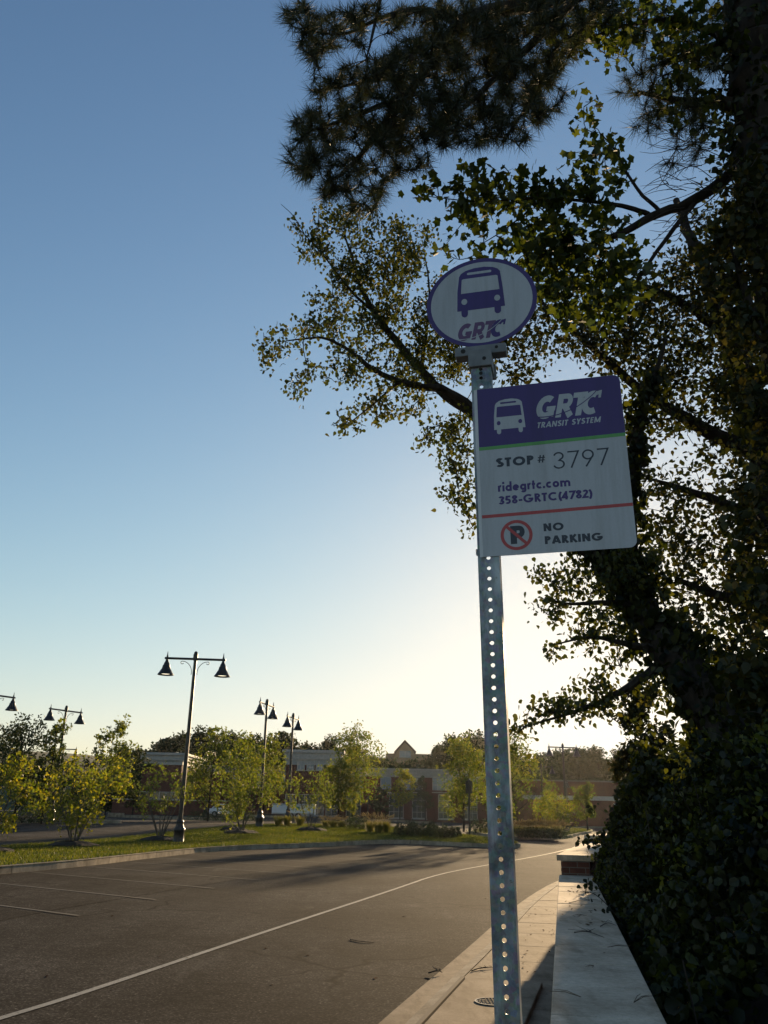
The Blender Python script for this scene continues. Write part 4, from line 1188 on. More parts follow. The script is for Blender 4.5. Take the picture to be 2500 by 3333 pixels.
# low brick wall of the car park
a, b = bearing(330, 112), bearing(800, 112)
lw = thing("brick_wall", (*((a + b) / 2)[:2], .4), "low dark brick wall along the far edge of the car park", "wall")
MB().box(((a[0] + b[0]) / 2, 111, 1.4), (b[0] - a[0], .4, 2.0)).build("wall_core", M['brick_far'], lw)
MB().box(((a[0] + b[0]) / 2, 111, 2.47), (b[0] - a[0] + .1, .55, .13)).build("coping_stone", M['trim'], lw)

# ================================================================== VEHICLES
b0, b1 = bearing(884, 96), bearing(1024, 96); tz = float(terr(b0[0], b0[1]))
zt = at(950, 2617, 96)[2]
tr = thing("box_trailer", ((b0[0] + b1[0]) / 2, b0[1] + 1, tz), "white box trailer with small green mark parked beyond the tall grasses", "trailer")
MB().hexa([(b0[0], b0[1], tz + .55), (b1[0], b0[1], tz + .55), (b1[0], b0[1] + 2.3, tz + .55), (b0[0], b0[1] + 2.3, tz + .55)],
          [(b0[0], b0[1], zt), (b1[0], b0[1], zt), (b1[0], b0[1] + 2.3, zt), (b0[0], b0[1] + 2.3, zt)]).build("box_body", M['white_paint'], tr, bevel=.08)
MB().box(((b0[0] + b1[0]) / 2, b0[1] - .01, zt - .08), (b1[0] - b0[0], .05, .1)).build("top_rail", M['frame'], tr)
MB().box(((b0[0] + b1[0]) / 2, b0[1] - .01, tz + .62), (b1[0] - b0[0], .05, .14)).build("bottom_rail", M['frame'], tr)
lg = at(970, 2631, 96)
MB().box((lg[0], b0[1] - .02, lg[2]), (.45, .02, .38)).build("green_mark", M['green_mark'], tr)
for k in (.45, .62):
    x = b0[0] + (b1[0] - b0[0]) * k
    wh = MB(); wh.tube([(x, b0[1] - .05, tz + .36), (x, b0[1] + .2, tz + .36)], .36, 16); wo = wh.build("wheel", M['black'], tr)
    MB().tube([(x, b0[1] - .07, tz + .36), (x, b0[1] - .03, tz + .36)], .2, 12).build("rim", M['frame'], wo)
MB().tube([(b0[0], b0[1] + 1.1, tz + .5), (b0[0] - 1.6, b0[1] + 1.1, tz + .5)], .06, 6).build("drawbar", M['dark_metal'], tr)
def car(px, R, yaw, label):
    b = bearing(px, R); root = thing("parked_car", b, label, "car")
    a = R_(yaw); ex, ey = np.array([math.cos(a), math.sin(a), 0]), np.array([-math.sin(a), math.cos(a), 0])
    Q = lambda x, y, z: b + ex * x + ey * y + np.array([0, 0, z])
    side = [(-2.2, .35), (-2.25, .8), (-2.0, .92), (-1.3, .98), (1.0, .95), (2.0, .82), (2.25, .65), (2.2, .35)]
    MB().prism([Q(x, -.88, z) for x, z in side], ey * 1.76).build("body", M['white_paint'], root, bevel=.06)
    cab = [(-1.75, .97), (-1.25, 1.44), (.35, 1.46), (1.05, .96)]
    ca = MB().prism([Q(x, -.72, z) for x, z in cab], ey * 1.44).build("cabin", M['white_paint'], root, bevel=.05)
    for sx in (-.725, .725):
        MB().prism([Q(x, sx, z) for x, z in ((-1.5, 1.02), (-1.15, 1.36), (.28, 1.38), (.82, 1.02))], ey * .01 * np.sign(sx)).build("side_window", M['glass_dark'], ca)
    for x in (-1.38, 1.38):
        for y in (-.9, .72):
            wo = MB().tube([Q(x, y, .33), Q(x, y + .18, .33)], .33, 16).build("wheel", M['black'], root)
            MB().tube([Q(x, y - .015, .33), Q(x, y + .195, .33)], .2, 12).build("rim", M['frame'], wo)
    for y in (-.6, .6): MB().box(Q(2.2, y, .68), (.1, .3, .14), ex, ey).build("headlight", M['pane'], root)
car(738, 106, 8, "white car parked beside the trailer, mostly hidden by shrubs")
def block_stone():
    b = bearing(378, 96); s_ = thing("parking_block", b, "short pale concrete block at the far island end", "concrete block")
    MB().box(b + [0, 0, .2], (1.6, .5, .42)).build("block", M['kerb'], s_, bevel=.04)
block_stone()

# ================================================================== TREES AND SHRUBS BEYOND THE ROAD
DIA = diamond()
def tree(name, label, cat, group, base, top_z, width, n, lsize, lmat, trunk_r, style='round', clear=.25, stems=1, lobes=9, bark='bark', dens=1.0, seed=None, tall=None):
    """tapered trunk(s), limbs to lobes, leaf clumps spread through the lobes"""
    rng = np.random.default_rng(seed if seed is not None else int(abs(base[0] * 7 + base[1] * 13)) + 5)
    b = np.array(base, float); hgt = top_z - b[2]
    root = thing(name, b, label, cat, group)
    cz0 = b[2] + hgt * clear
    lob = []
    for i in range(lobes):
        f = (i + .5) / lobes
        if style == 'round': prof = math.sin(math.pi * (f * .82 + .14)) ** .6
        elif style == 'vase': prof = .35 + .75 * math.sin(math.pi * min(1, f * .9 + .05)) ** .8 * (.6 + .6 * f)
        elif style == 'upright': prof = .9 * (1 - f) ** .6 + .12
        elif style == 'sparse': prof = .95 * (1 - f * .6)
        else: prof = 1.0
        a = rng.uniform(0, 2 * math.pi) + i * 2.4; r = width / 2 * prof * rng.uniform(.35, .78)
        c = b + np.array([r * math.cos(a), r * math.sin(a), 0]); c[2] = cz0 + (top_z - cz0) * f * .97
        rad = width * (.13 + .12 * prof) * rng.uniform(.8, 1.15) * (1.0 if style != 'sparse' else .8)
        lob.append((c, rad))
    tk = MB(); limbs = MB()
    lead = []
    for s in range(stems):
        if stems == 1:
            pth = [b, b + [0, 0, hgt * .3], b + np.array([rng.uniform(-.03, .03) * hgt, rng.uniform(-.03, .03) * hgt, hgt * .65]), b + np.array([rng.uniform(-.03, .03) * hgt, 0, hgt * .93])]
        else:
            a = 2 * math.pi * s / stems + rng.uniform(-.3, .3); o = np.array([math.cos(a), math.sin(a), 0])
            pth = [b + o * .06, b + o * width * .07 + [0, 0, hgt * .16], b + o * width * .17 + [0, 0, hgt * .38], b + o * width * .26 + [0, 0, hgt * .7]]
        pth = smooth_path(pth, 2); rr = np.linspace(trunk_r, trunk_r * .18, len(pth))
        tk.tube([p - [0, 0, .08] if i == 0 else p for i, p in enumerate(pth)], list(rr), 8); lead += list(zip(pth, rr))
    tk.build("trunk", M[bark], root, True)
    lp_ = np.array([p for p, _ in lead])
    pos = []
    for c, rad in lob:
        tgt = c.copy(); d = np.linalg.norm(lp_ - (c - np.array([0, 0, rad * .9 + .15 * np.linalg.norm(c[:2] - b[:2])])), axis=1)
        j = int(np.argmin(d)); st, r0 = lead[j]
        mid = (st + tgt) / 2 + np.array([0, 0, -.06 * np.linalg.norm(tgt - st)])
        pp_ = smooth_path([st, mid, tgt], 2)
        limbs.tube(pp_, list(np.linspace(max(.012, r0 * .55), .012, len(pp_))), 6, False)
        m = int(n / lobes * dens)
        k = max(3, m // 14)
        cc = rng.normal(size=(k, 3)); cc /= np.linalg.norm(cc, axis=1, keepdims=True) + 1e-9
        cc = c + cc * rad * (rng.uniform(.15, 1, (k, 1)) ** .5) * np.array([1.12, 1.12, .82])
        for q in cc[::max(1, k // 6)]:
            limbs.tube([c, (c + q) / 2 + rng.normal(size=3) * rad * .08, q], [.011, .008, .005], 4, False)
        pk = np.repeat(cc, max(1, m // k), 0)
        pos.append(pk + rng.normal(size=pk.shape) * rad * .17)
    limbs.build("limbs", M[bark], root)
    pos = np.concatenate(pos); pos = pos[pos[:, 2] > b[2] + .15]
    leaves("crown", DIA, pos, lsize, M[lmat], root)
    return root
MULCH = []
def mulch(p, r=1.05):
    MULCH.append(p)
    v = [(r * .25, .22), (r * .6, .18), (r * .9, .09), (r, -.02)]
    mb = MB(); q = np.array([p[0], p[1], p[2] - .0])
    mb.lathe(q, [(a, z) for a, z in reversed(v)] + [(0, .24)], 22, False)
    for i, k in enumerate(mb.v): mb.v[i] = (k[0] + RNG.normal() * .025, k[1] + RNG.normal() * .025, k[2] + RNG.normal() * .015)
    o = mb.build("mulch_ring", M['mulch'], None); o['kind'] = 'stuff'; return o
def lawn_at(px, py): p = grd(px, py, .185); return p
MY = "ornamental shrubby trees on the lawn strip"
def myrtle(px, py, top_px, wpx, label, n, stems=5, lmat='lf_myrtle', clear=.26, cx=None, dens=1, style='vase', lobes=13):
    p = lawn_at(px, py); R = float(np.hypot(p[0], p[1]))
    mulch(p)
    return tree("ornamental_tree", label, "tree", MY, p, at(px, top_px, R)[2], wpx / F_PX * R * 1.05, n, .15 * max(1, R / 50), lmat, .045, style, clear, stems, lobes, 'bark_pale', dens)
myrtle(238, 2757, 2480, 225, "bushy golden green multi stem tree on the lawn left of the tall lamp post", 2700)
myrtle(-55, 2775, 2478, 225, "golden green tree cut off by the left frame edge", 2600)
myrtle(520, 2738, 2505, 200, "thin bare legged shrubby tree just left of the tall lamp post", 1050, 6, 'lf_green', .40)
myrtle(785, 2714, 2440, 200, "dense green multi stem tree on the lawn between two lamp posts", 3300, 5, 'lf_green', .2)
myrtle(1013, 2705, 2520, 170, "small open shrubby tree in its mulch ring in front of the trailer", 1000, 4, 'lf_green', .46)
p = lawn_at(760, 2704); mulch(p, .9)
ST = "young street trees around the car park"
def street(px, R, top_px, wpx, label, n, style='round', clear=.28, lm='lf_green', tr_=.09, lobes=11, dens=1.0, ls=None, seed=None):
    b = bearing(px, R, 2570); b[2] += .1
    return tree("street_tree", label, "tree", ST, b, at(px, top_px, R)[2], wpx / F_PX * R, n, ls or .20 * R / 80 + .06, lm, tr_, style, clear, 1, lobes, 'bark', dens, seed)
street(684, 80, 2372, 190, "tall narrow street tree right of the tall lamp post", 3000, 'upright', .22)
street(780, 84, 2392, 200, "leafy tree behind the dense green multi stem one", 3000, 'round', .2)
street(860, 88, 2400, 150, "green street tree just right of the end on lamp post", 2200, 'round', .25)
street(1150, 86, 2376, 235, "largest round green street tree in front of the brick buildings", 4600, 'round', .26, lobes=14)
street(1105, 84, 2480, 120, "rounded green tree beside the white trailer", 2400, 'round', .2)
street(1303, 112, 2503, 100, "small yellow green tree in front of the long brick wing", 1500, 'round', .3, 'lf_myrtle')
street(1385, 118, 2535, 80, "dark small tree close to the long brick wing", 900, 'round', .3, 'lf_shrub')
street(1508, 69, 2412, 200, "broad green street tree just left of the signpost", 4000, 'round', .25, lobes=14)
street(1655, 60, 2388, 235, "green street tree just right of the signpost", 3200, 'round', .25)
street(1905, 92, 2548, 85, "rounded sunlit tree right of the far lamp post on the road island", 1500, 'round', .3)
street(1790, 100, 2545, 75, "small upright tree on the road island behind the grasses", 1100, 'upright', .25)
b = bearing(1790, 78); b[2] += .1
tree("ornamental_tree", "wide flat topped golden shrub tree behind the plumed grasses on the island", "tree", MY, b, at(1790, 2608, 78)[2], 180 / F_PX * 78, 2000, .2, 'lf_myrtle', .05, 'vase', .3, 5, 10, 'bark_pale')
street(60, 66, 2350, 230, "dense tall grey green tree at far left behind the golden trees", 4600, 'round', .2, 'lf_wood', lobes=14)
street(150, 66, 2345, 170, "tall sparse tree with a thin top left of the far left lamp post", 2000, 'sparse', .3, 'lf_green', .07, lobes=14)
street(-10, 72, 2400, 170, "dark leafy tree at the left frame edge behind the golden tree", 2600, 'round', .2, 'lf_wood')
street(232, 82, 2480, 130, "low leafy tree beneath the far left lamp post", 1500, 'round', .2, 'lf_wood')
street(352, 72, 2338, 180, "slender feathery tree with a bent top left of the tall lamp post", 2300, 'sparse', .3, 'lf_green', .06, lobes=15)
street(300, 92, 2440, 120, "small bushy tree left of the feathery one", 1500, 'round', .2, 'lf_wood')
street(440, 100, 2440, 120, "dark tree beside the square brick block", 2000, 'round', .15, 'lf_wood')
street(140, 84, 2500, 190, "low green tree under the sparse tall one", 1900, 'round', .12, 'lf_green')
street(1640, 118, 2470, 120, "dark green tree behind the signpost", 1600, 'round', .25, 'lf_wood')
street(1240, 124, 2570, 90, "low green tree at the foot of the long brick wing", 900, 'round', .25, 'lf_shrub')

# woodland behind the buildings: each crown a tree
WD = "woodland trees behind the buildings"
wood_spec = [(520, 168, 2412, 95), (590, 172, 2396, 110), (660, 166, 2382, 120), (745, 170, 2400, 110), (830, 172, 2405, 110), (905, 165, 2392, 105), (985, 172, 2424, 90), (1080, 170, 2405, 70), (1060, 178, 2426, 80), (1140, 175, 2432, 80), (450, 160, 2448, 100), (400, 165, 2440, 80), (1205, 172, 2470, 80), (1235, 164, 2478, 70), (1285, 160, 2484, 60), (1340, 160, 2480, 70), (1395, 162, 2472, 70),
  (1430, 170, 2435, 90), (1480, 168, 2410, 100), (1540, 172, 2398, 110), (1600, 168, 2418, 100), (1660, 172, 2430, 90), (1715, 175, 2470, 80), (1765, 172, 2466, 90), (1820, 178, 2450, 110), (1890, 180, 2444, 110), (1955, 178, 2440, 110), (2015, 176, 2446, 100), (2075, 170, 2470, 110), (2140, 168, 2480, 120), (1800, 168, 2500, 100), (1870, 170, 2500, 110), (1940, 168, 2505, 110), (2010, 165, 2520, 110), (2060, 160, 2545, 100), (360, 150, 2500, 90), (300, 150, 2520, 100)]
wl = ["with a tall rounded crown", "with a low spreading crown", "with an uneven broken crown", "with a narrow crown"]
where = lambda px: ("behind the square brick block" if px < 700 else "behind the tallest brick block" if px < 1180 else "below the gabled building" if px < 1410 else "behind the long brick wing" if px < 1690 else "on the hazy hill at right")
protos = []
ORD = ["leftmost", "second from left", "third from left", "fourth from left", "fifth from left", "sixth from left", "seventh from left", "eighth from left", "ninth from left", "tenth from left", "eleventh from left", "twelfth from left", "thirteenth from left", "fourteenth from left", "fifteenth from left", "sixteenth from left"]
wrank = {}
for q in sorted(wood_spec):
    wrank[q] = sum(1 for k in wood_spec if where(k[0]) == where(q[0]) and k < q)
for i, (px, R, tp, wp_) in enumerate(wood_spec):
    b = bearing(px, R); b[2] = max(b[2], -.3 + .27 * max(0, b[1] - 154))
    hz_ = at(px, tp, R)[2] - b[2]; wz = wp_ / F_PX * R
    lab = "%s woodland tree %s, %s" % (ORD[wrank[(px, R, tp, wp_)]], wl[i % 4], where(px))
    if len(protos) < 5:
        o = tree("woodland_tree", lab, "tree", WD, b, b[2] + hz_, wz * 1.5, 6500, .6, 'lf_wood', .25, 'round', .05, 1, 20, seed=90 + i)
        protos.append((o, hz_, wz))
    else:
        src, h0, w0 = protos[i % 5]
        o = src.copy(); COL.objects.link(o); o.location = b; o.rotation_euler = (0, 0, i * 1.7); o.scale = (wz / w0, wz / w0, hz_ / h0)
        o['label'] = lab
        for ch in src.children:
            c = ch.copy(); COL.objects.link(c); c.parent = o

# ================================================================== LOW PLANTING
def shrub(p, r, h, label, n=420, mat='lf_shrub', group="dark rounded shrubs in the planting bed", ls=.10):
    root = thing("shrub", p, label, "shrub", group)
    st_ = MB()
    for k in range(7):
        a = k * 2.4; e = np.array(p) + [r * .6 * math.cos(a), r * .6 * math.sin(a), h * RNG.uniform(.5, .8)]
        st_.tube([p, (np.array(p) + e) / 2 + [0, 0, .05], e], [.02, .014, .006], 5, False)
    st_.build("stems", M['twig'], root)
    u = RNG.normal(size=(n, 3)); u /= np.linalg.norm(u, axis=1, keepdims=True); u[:, 2] = np.abs(u[:, 2]) * 1.0
    lump = 1 + .16 * np.sin(u[:, 0] * 5 + p[0] * 3) * np.cos(u[:, 1] * 6 + p[1])
    pos = np.array(p) + u * np.array([r, r, h]) * (RNG.uniform(.45, 1.0, (n, 1)) ** .4) * lump[:, None]
    leaves("foliage", DIA, pos, ls, M[mat], root); return root
def grass_clump(p, r, h, label, plumes, nb=170, group="clumps of tall ornamental grass", yellow=1.0):
    root = thing("ornamental_grass", p, label, "ornamental grass", group)
    V, F = [], []
    def blade(a, lean, L, w_, arr, fac, droop=.55):
        o = np.array(p) + np.array([math.cos(a), math.sin(a), 0]) * r * .25 * RNG.uniform(0, 1)
        d = np.array([math.cos(a), math.sin(a), 0]); sidev = np.array([-d[1], d[0], 0]) * w_
        q = [o, o + d * lean * L * .35 + [0, 0, L * .55], o + d * lean * L * .8 + [0, 0, L * (.9 - .1 * droop)], o + d * lean * L * 1.25 + [0, 0, L * (1.0 - droop * lean * .6)]]
        b0 = len(arr)
        for i, k in enumerate((1, .9, .6, .08)): arr.append(tuple(q[i] - sidev * k)); arr.append(tuple(q[i] + sidev * k))
        for i in range(3): fac.append((b0 + 2 * i, b0 + 2 * i + 1, b0 + 2 * i + 3, b0 + 2 * i + 2))
        return q
    for k in range(nb): blade(RNG.uniform(0, 6.28), RNG.uniform(.1, .75) * r / h * 1.1, h * RNG.uniform(.6, 1.0), .011, V, F)
    mb = MB(); mb.v, mb.f = V, F
    mb.build("blades", M['fgrass'], root)['kind'] = 'stuff'
    if plumes:
        pm = MB()
        for k in range(plumes):
            q = blade(RNG.uniform(0, 6.28), RNG.uniform(.05, .6) * r / h, h * RNG.uniform(1.0, 1.28), .006, pm.v, pm.f, .2)
            t = q[3] - q[2]; t /= np.linalg.norm(t)
            pm.tube([q[3] - t * .02, q[3] + t * .07, q[3] + t * .16, q[3] + t * .26], [.012, .034, .028, .006], 5, False)
        pm.build("plumes", M['plume'], root)['kind'] = 'stuff'
    return root
def Lp(px, py, dz=.16): return grd(px, py, dz)
# dark rounded shrubs at the island tip
sh_px = [(1298, 2722, 30), (1325, 2722, 34), (1352, 2725, 32), (1378, 2722, 30), (1398, 2727, 28), (1420, 2730, 30), (1446, 2730, 30), (1470, 2730, 26), (1488, 2726, 24), (1340, 2712, 30), (1405, 2712, 28)]
pos_w = ["leftmost in the row at the island tip", "second from the left in the row at the island tip", "third from the left in the island tip row", "in the middle of the island tip row", "just right of the middle of the island tip row", "in the right half of the island tip row", "third from the right in the island tip row", "second from the right in the island tip row", "rightmost in the row at the island tip", "behind the left part of the island tip row", "behind the middle of the island tip row"]
for (px, py, wpx), wds in zip(sh_px, pos_w):
    p = Lp(px, py); R = float(np.hypot(p[0], p[1])); r = wpx / F_PX * R * .62
    shrub(p, r, r * 1.75 + .12, "dark green rounded shrub " + wds, 620)
for px, py, wpx, wds in ((1157, 2699, 34, "left of the plumed grass clump"), (1182, 2703, 30, "touching the plumed grass clump"), (1140, 2694, 26, "beside the round street tree trunk")):
    p = Lp(px, py); R = float(np.hypot(p[0], p[1])); r = wpx / F_PX * R * .62
    shrub(p, r, r * 1.5 + .2, "low dark shrub " + wds, 520)
for i, (px, py, n) in enumerate(((905, 2690, 0), (935, 2690, 0), (975, 2690, 2), (1060, 2692, 18), (1085, 2694, 20), (1112, 2695, 14), (1205, 2712, 26), (1232, 2714, 30), (1258, 2714, 22))):
    p = Lp(px, py); R = float(np.hypot(p[0], p[1]))
    wd_ = ["green grass clump left of the others before the trailer", "green grass clump before the trailer's middle", "green grass clump before the trailer's right end", "sparse plumed grass clump right of the trailer", "plumed grass clump between trailer and round tree", "plumed grass clump at the foot of the round tree", "pale plumed grass clump left of the dark island shrubs", "tallest pale plumed grass clump by the dark island shrubs", "pale plumed grass clump touching the dark island shrubs"][i]
    grass_clump(p, .85, at(px, 2648 if n < 5 else 2665, R)[2] - p[2], wd_, n, 230)
for px, py in ((1690, 2714), (1712, 2716), (1735, 2717), (1757, 2718), (1778, 2719), (1798, 2720), (1815, 2722), (1640, 2716), (1662, 2714)):
    k = ((1690, 2714), (1712, 2716), (1735, 2717), (1757, 2718), (1778, 2719), (1798, 2720), (1815, 2722), (1640, 2716), (1662, 2714)).index((px, py))
    p = Lp(px, py + 4); R = float(np.hypot(p[0], p[1]))
    grass_clump(p, .95, at(px, 2684, R)[2] - p[2], ["pale feathery grass clump directly right of the signpost", "second pale feathery grass clump right of the signpost", "third pale feathery grass clump right of the signpost", "feathery grass clump in the middle of the island row", "feathery grass clump just past the island row's middle", "second last feathery grass clump of the island row", "last feathery grass clump of the island row by the lawn", "feathery grass clump left of the signpost on the far island", "feathery grass clump hidden behind the signpost"][k], 46, 300, "feathery grasses on the road island")
for px, py, wpx, wds in ((1548, 2712, 36, "at the left end of the feathery grasses"), (1580, 2712, 34, "left of the signpost at the road island"), (1612, 2714, 30, "beside the signpost at the road island")):
    p = Lp(px, py); R = float(np.hypot(p[0], p[1])); shrub(p, wpx / F_PX * R * .6, .95, "dark low shrub " + wds, 560)
for i in range(8):
    p = Lp(1690 + i * 19, 2724 + i * .8); shrub(p, .75, .62, "low dark shrub edging the feathery grass island, " + ["next to the signpost", "second from the signpost", "third from the signpost", "fourth from the signpost", "fourth from the far end", "third from the far end", "second from the far end", "at the far end"][i], 380, group="low shrubs edging the feathery grass island")
for i, px in enumerate((40, 75, 105, 130, 165, 192)):
    p = bearing(px, 64.5 + i * .5); p[2] += .1; shrub(p, .7, .9 if i % 2 else .7, ["dark low shrub at the left end of the far left bed", "dark low shrub second in the far left bed", "round dark shrub third in the far left bed", "round dark shrub fourth in the far left bed", "low shrub fifth in the far left bed", "low shrub at the right end of the far left bed"][i], 380, group="shrubs in the far left car park bed")
for i, px in enumerate((640, 670, 705, 735, 765, 800, 830)):
    p = bearing(px, 79 + (i % 3)); p[2] += .1; shrub(p, .9, .8, "low dark shrub, " + ["leftmost", "second from left", "third from left", "middle one", "fifth from left", "second from right", "rightmost"][i] + ", in the car park bed behind the lawn", 360, group="shrubs in the car park bed behind the lawn")
for i, px in enumerate((1085, 1125, 1170, 1210)):
    p = bearing(px, 106); p[2] += .1; shrub(p, 1.2, .55, ["leftmost", "second", "third", "rightmost"][i] + " low shrub in the far bed before the brick wing", 260, group="shrubs in the far bed")

# lawn: blades of grass
def inside(poly, x, y):
    r = np.zeros(len(x), bool); n = len(poly)
    for i in range(n):
        xi, yi = poly[i][0], poly[i][1]; xj, yj = poly[i - 1][0], poly[i - 1][1]
        c = ((yi > y) != (yj > y)) & (x < (xj - xi) * (y - yi) / (yj - yi + 1e-12) + xi); r ^= c
    return r
def lawn_blades(name, poly, n, label, h=.10, dzg=None):
    P_ = np.array([q[:2] for q in poly]); lo, hi = P_.min(0), P_.max(0)
    x = RNG.uniform(lo[0], hi[0], n * 3); y = RNG.uniform(lo[1], hi[1], n * 3)
    k = inside(poly, x, y) & (y > 18)
    for q in MULCH: k &= np.hypot(x - q[0], y - q[1]) > .88
    x, y = x[k][:n], y[k][:n]; m = len(x)
    z = terr(x, y) + (.18 if dzg is None else dzg); a = RNG.uniform(0, 6.28, m); w_ = .010 * (1 + y / 45); L = h * RNG.uniform(.5, 1.3, m)
    dx, dy = np.cos(a) * w_, np.sin(a) * w_; lx, ly = RNG.normal(size=m) * .05, RNG.normal(size=m) * .05
    V = np.stack([np.stack([x - dx, y - dy, z], -1), np.stack([x + dx, y + dy, z], -1), np.stack([x + lx, y + ly, z + L], -1)], 1).reshape(-1, 3)
    o = link(name, arr_mesh(name, V, [(0, 1, 2)], m, 3), M['grass']); tag(o, label, "grass", None, 'stuff')
lawn_blades("grass", offset2(isl1, .12), 110000, "short mown grass of the lawn strip")
lawn_blades("grass", smooth_path(I2, 2) + I2b, 14000, "short grass at the road island", .1, .125)

# ================================================================== NEAR TREES ON THE RIGHT
# --- leaning broadleaf tree, ivy round its trunk
M['bark_mid'] = speckled('grey_brown_bark', (.02, .016, .013), (.065, .053, .043), 14, .95, None, .6, .01, .2, 6, (1, 1, .4))
birch = thing("leaning_tree", at(2560, 2950, 8.2) * np.array([1, 1, 0]) + [0, 0, .3], "leaning tree with ivy clad trunk, its leafy boughs reaching left behind the sign", "tree")
sk = Skeleton()
TR = [(2640, 3000, 8.2, .30), (2520, 2720, 8.3, .27), (2408, 2470, 8.5, .24), (2290, 2240, 8.7, .21), (2188, 2130, 8.9, .19), (2101, 2007, 9.1, .16), (2062, 1915, 9.2, .15)]
sk.limb(TR, 12)
sk.limb([(2062, 1915, 9.2, .14), (1957, 1833, 9.4, .12), (1850, 1700, 9.6, .105), (1700, 1500, 9.9, .09), (1560, 1355, 10.1, .08), (1440, 1281, 10.3, .07), (1370, 1205, 10.4, .062), (1288, 1112, 10.5, .052), (1223, 1020, 10.6, .044), (1174, 939, 10.6, .034), (1147, 836, 10.7, .022), (1120, 760, 10.7, .012)])
sk.limb([(1600, 1385, 10.0, .07), (1467, 1267, 9.9, .056), (1386, 1262, 9.8, .050), (1299, 1243, 9.8, .042), (1212, 1205, 9.7, .034), (1147, 1145, 9.6, .025), (1060, 1096, 9.6, .018), (995, 1101, 9.6, .013), (930, 1110, 9.6, .008)], 7)
sk.limb([(1370, 1205, 10.4, .035), (1390, 1080, 10.6, .025), (1400, 930, 10.8, .016), (1380, 820, 10.8, .008)], 6)
sk.limb([(1223, 1020, 10.6, .028), (1150, 960, 10.2, .018), (1060, 840, 10.1, .012), (1000, 770, 10.1, .008), (940, 715, 10.0, .004)], 6)
sk.limb([(990, 760, 10.05, .008), (955, 700, 10.0, .006), (915, 665, 10.0, .003)], 5)
sk.limb([(1299, 1243, 9.8, .02), (1200, 1330, 9.5, .012), (1120, 1390, 9.4, .006)], 5)
sk.limb([(2062, 1915, 9.2, .12), (2050, 1800, 9.2, .105), (2040, 1600, 9.3, .08), (2075, 1380, 9.3, .055), (2130, 1230, 9.3, .035), (2170, 1100, 9.3, .015)])
sk.limb([(1900, 1760, 9.5, .05), (1800, 1600, 9.0, .03), (1660, 1480, 8.8, .018), (1560, 1480, 8.7, .008)], 6)
BB = [(1010, 775, 70, 80), (1130, 800, 130, 130), (1250, 830, 120, 120), (1330, 780, 90, 60), (1080, 960, 80, 90, 10.3, .7), (1200, 960, 130, 120), (1340, 930, 100, 120), (1330, 1080, 130, 110), (1150, 1090, 120, 70), (1000, 1080, 90, 45, 9.6, .9), (900, 1110, 60, 40, 9.6, 1.2), (860, 1180, 18, 26, 9.6, 2), (1080, 1190, 120, 55, 9.7, .8), (960, 1250, 25, 55, 9.6, 1.5), (1250, 1200, 120, 70, 9.8), (1180, 1340, 80, 50, 9.5, .9), (1300, 1300, 100, 60, 9.7), (1400, 1200, 100, 80), (1110, 1395, 20, 35, 9.5, 1.6), (1430, 1420, 60, 50, 9.3, 1.3), (1490, 1490, 60, 60, 8.9, 1.2), (1520, 1610, 35, 50, 8.8, 1.4), (1450, 1610, 18, 28, 8.8, 2), (1490, 1380, 60, 60, 9.5), (1450, 1090, 90, 140), (1560, 1150, 60, 120), (1535, 1720, 18, 22, 8.8, 2), (1100, 700, 90, 50), (1270, 720, 60, 40, 10.6, .7)]
posb = spray(sk, BB, 10.3, .5, 250, 17, .07, -.02)
# leafy sprays around the upper trunk and low hanging boughs before the sun
sk.limb([(2170, 2140, 8.9, .06), (2060, 2230, 8.6, .04), (1950, 2290, 8.4, .028), (1830, 2330, 8.2, .016), (1710, 2365, 8.1, .006)], 6)
sk.limb([(2150, 2110, 8.9, .05), (2040, 2100, 8.6, .03), (1930, 2065, 8.5, .018), (1800, 2100, 8.4, .006)], 6)
sk.limb([(2080, 1970, 9.1, .05), (1960, 1960, 8.8, .03), (1850, 1970, 8.6, .014), (1775, 1945, 8.5, .006)], 6)
BL = [(1860, 1885, 110, 55, 8.8, 1.1), (1790, 1960, 50, 30, 8.6, 1.2), (1880, 1990, 100, 55, 8.6, 1.3), (1960, 2040, 70, 50, 8.6, 1.3), (1880, 2085, 80, 26, 8.5, 1.2), (1830, 2135, 60, 18, 8.4, 1.3), (1985, 2150, 70, 45, 8.6, 1.1), (1930, 2230, 90, 32, 8.5, 1.2), (1760, 2310, 80, 36, 8.2, 1.4), (1870, 2300, 110, 50, 8.3, 1.4), (1700, 2360, 34, 22, 8.1, 1.8), (1985, 2270, 60, 40, 8.5, .8), (2090, 2420, 45, 70, 8.5, .9), (2150, 2250, 60, 60, 8.7, 1.4), (2010, 1870, 90, 80, 9.0, 1.8), (2100, 1870, 80, 110, 9.1, 1.6), (1660, 2420, 18, 26, 8.1, 1.4), (1790, 1870, 60, 26, 8.9, 1.2), (2190, 2050, 60, 80, 9.0, 1.6)]
posl = spray(sk, BL, 8.6, .35, 300, 13, .06, -.04)
sk.mb.build("trunk", M['bark_mid'], birch, True); sk.tw.build("twigs", M['twig'], birch)['kind'] = 'stuff'
leaves_split(heart(), np.concatenate([posb, posl]), .058, M['lf_birch'], birch, .45)
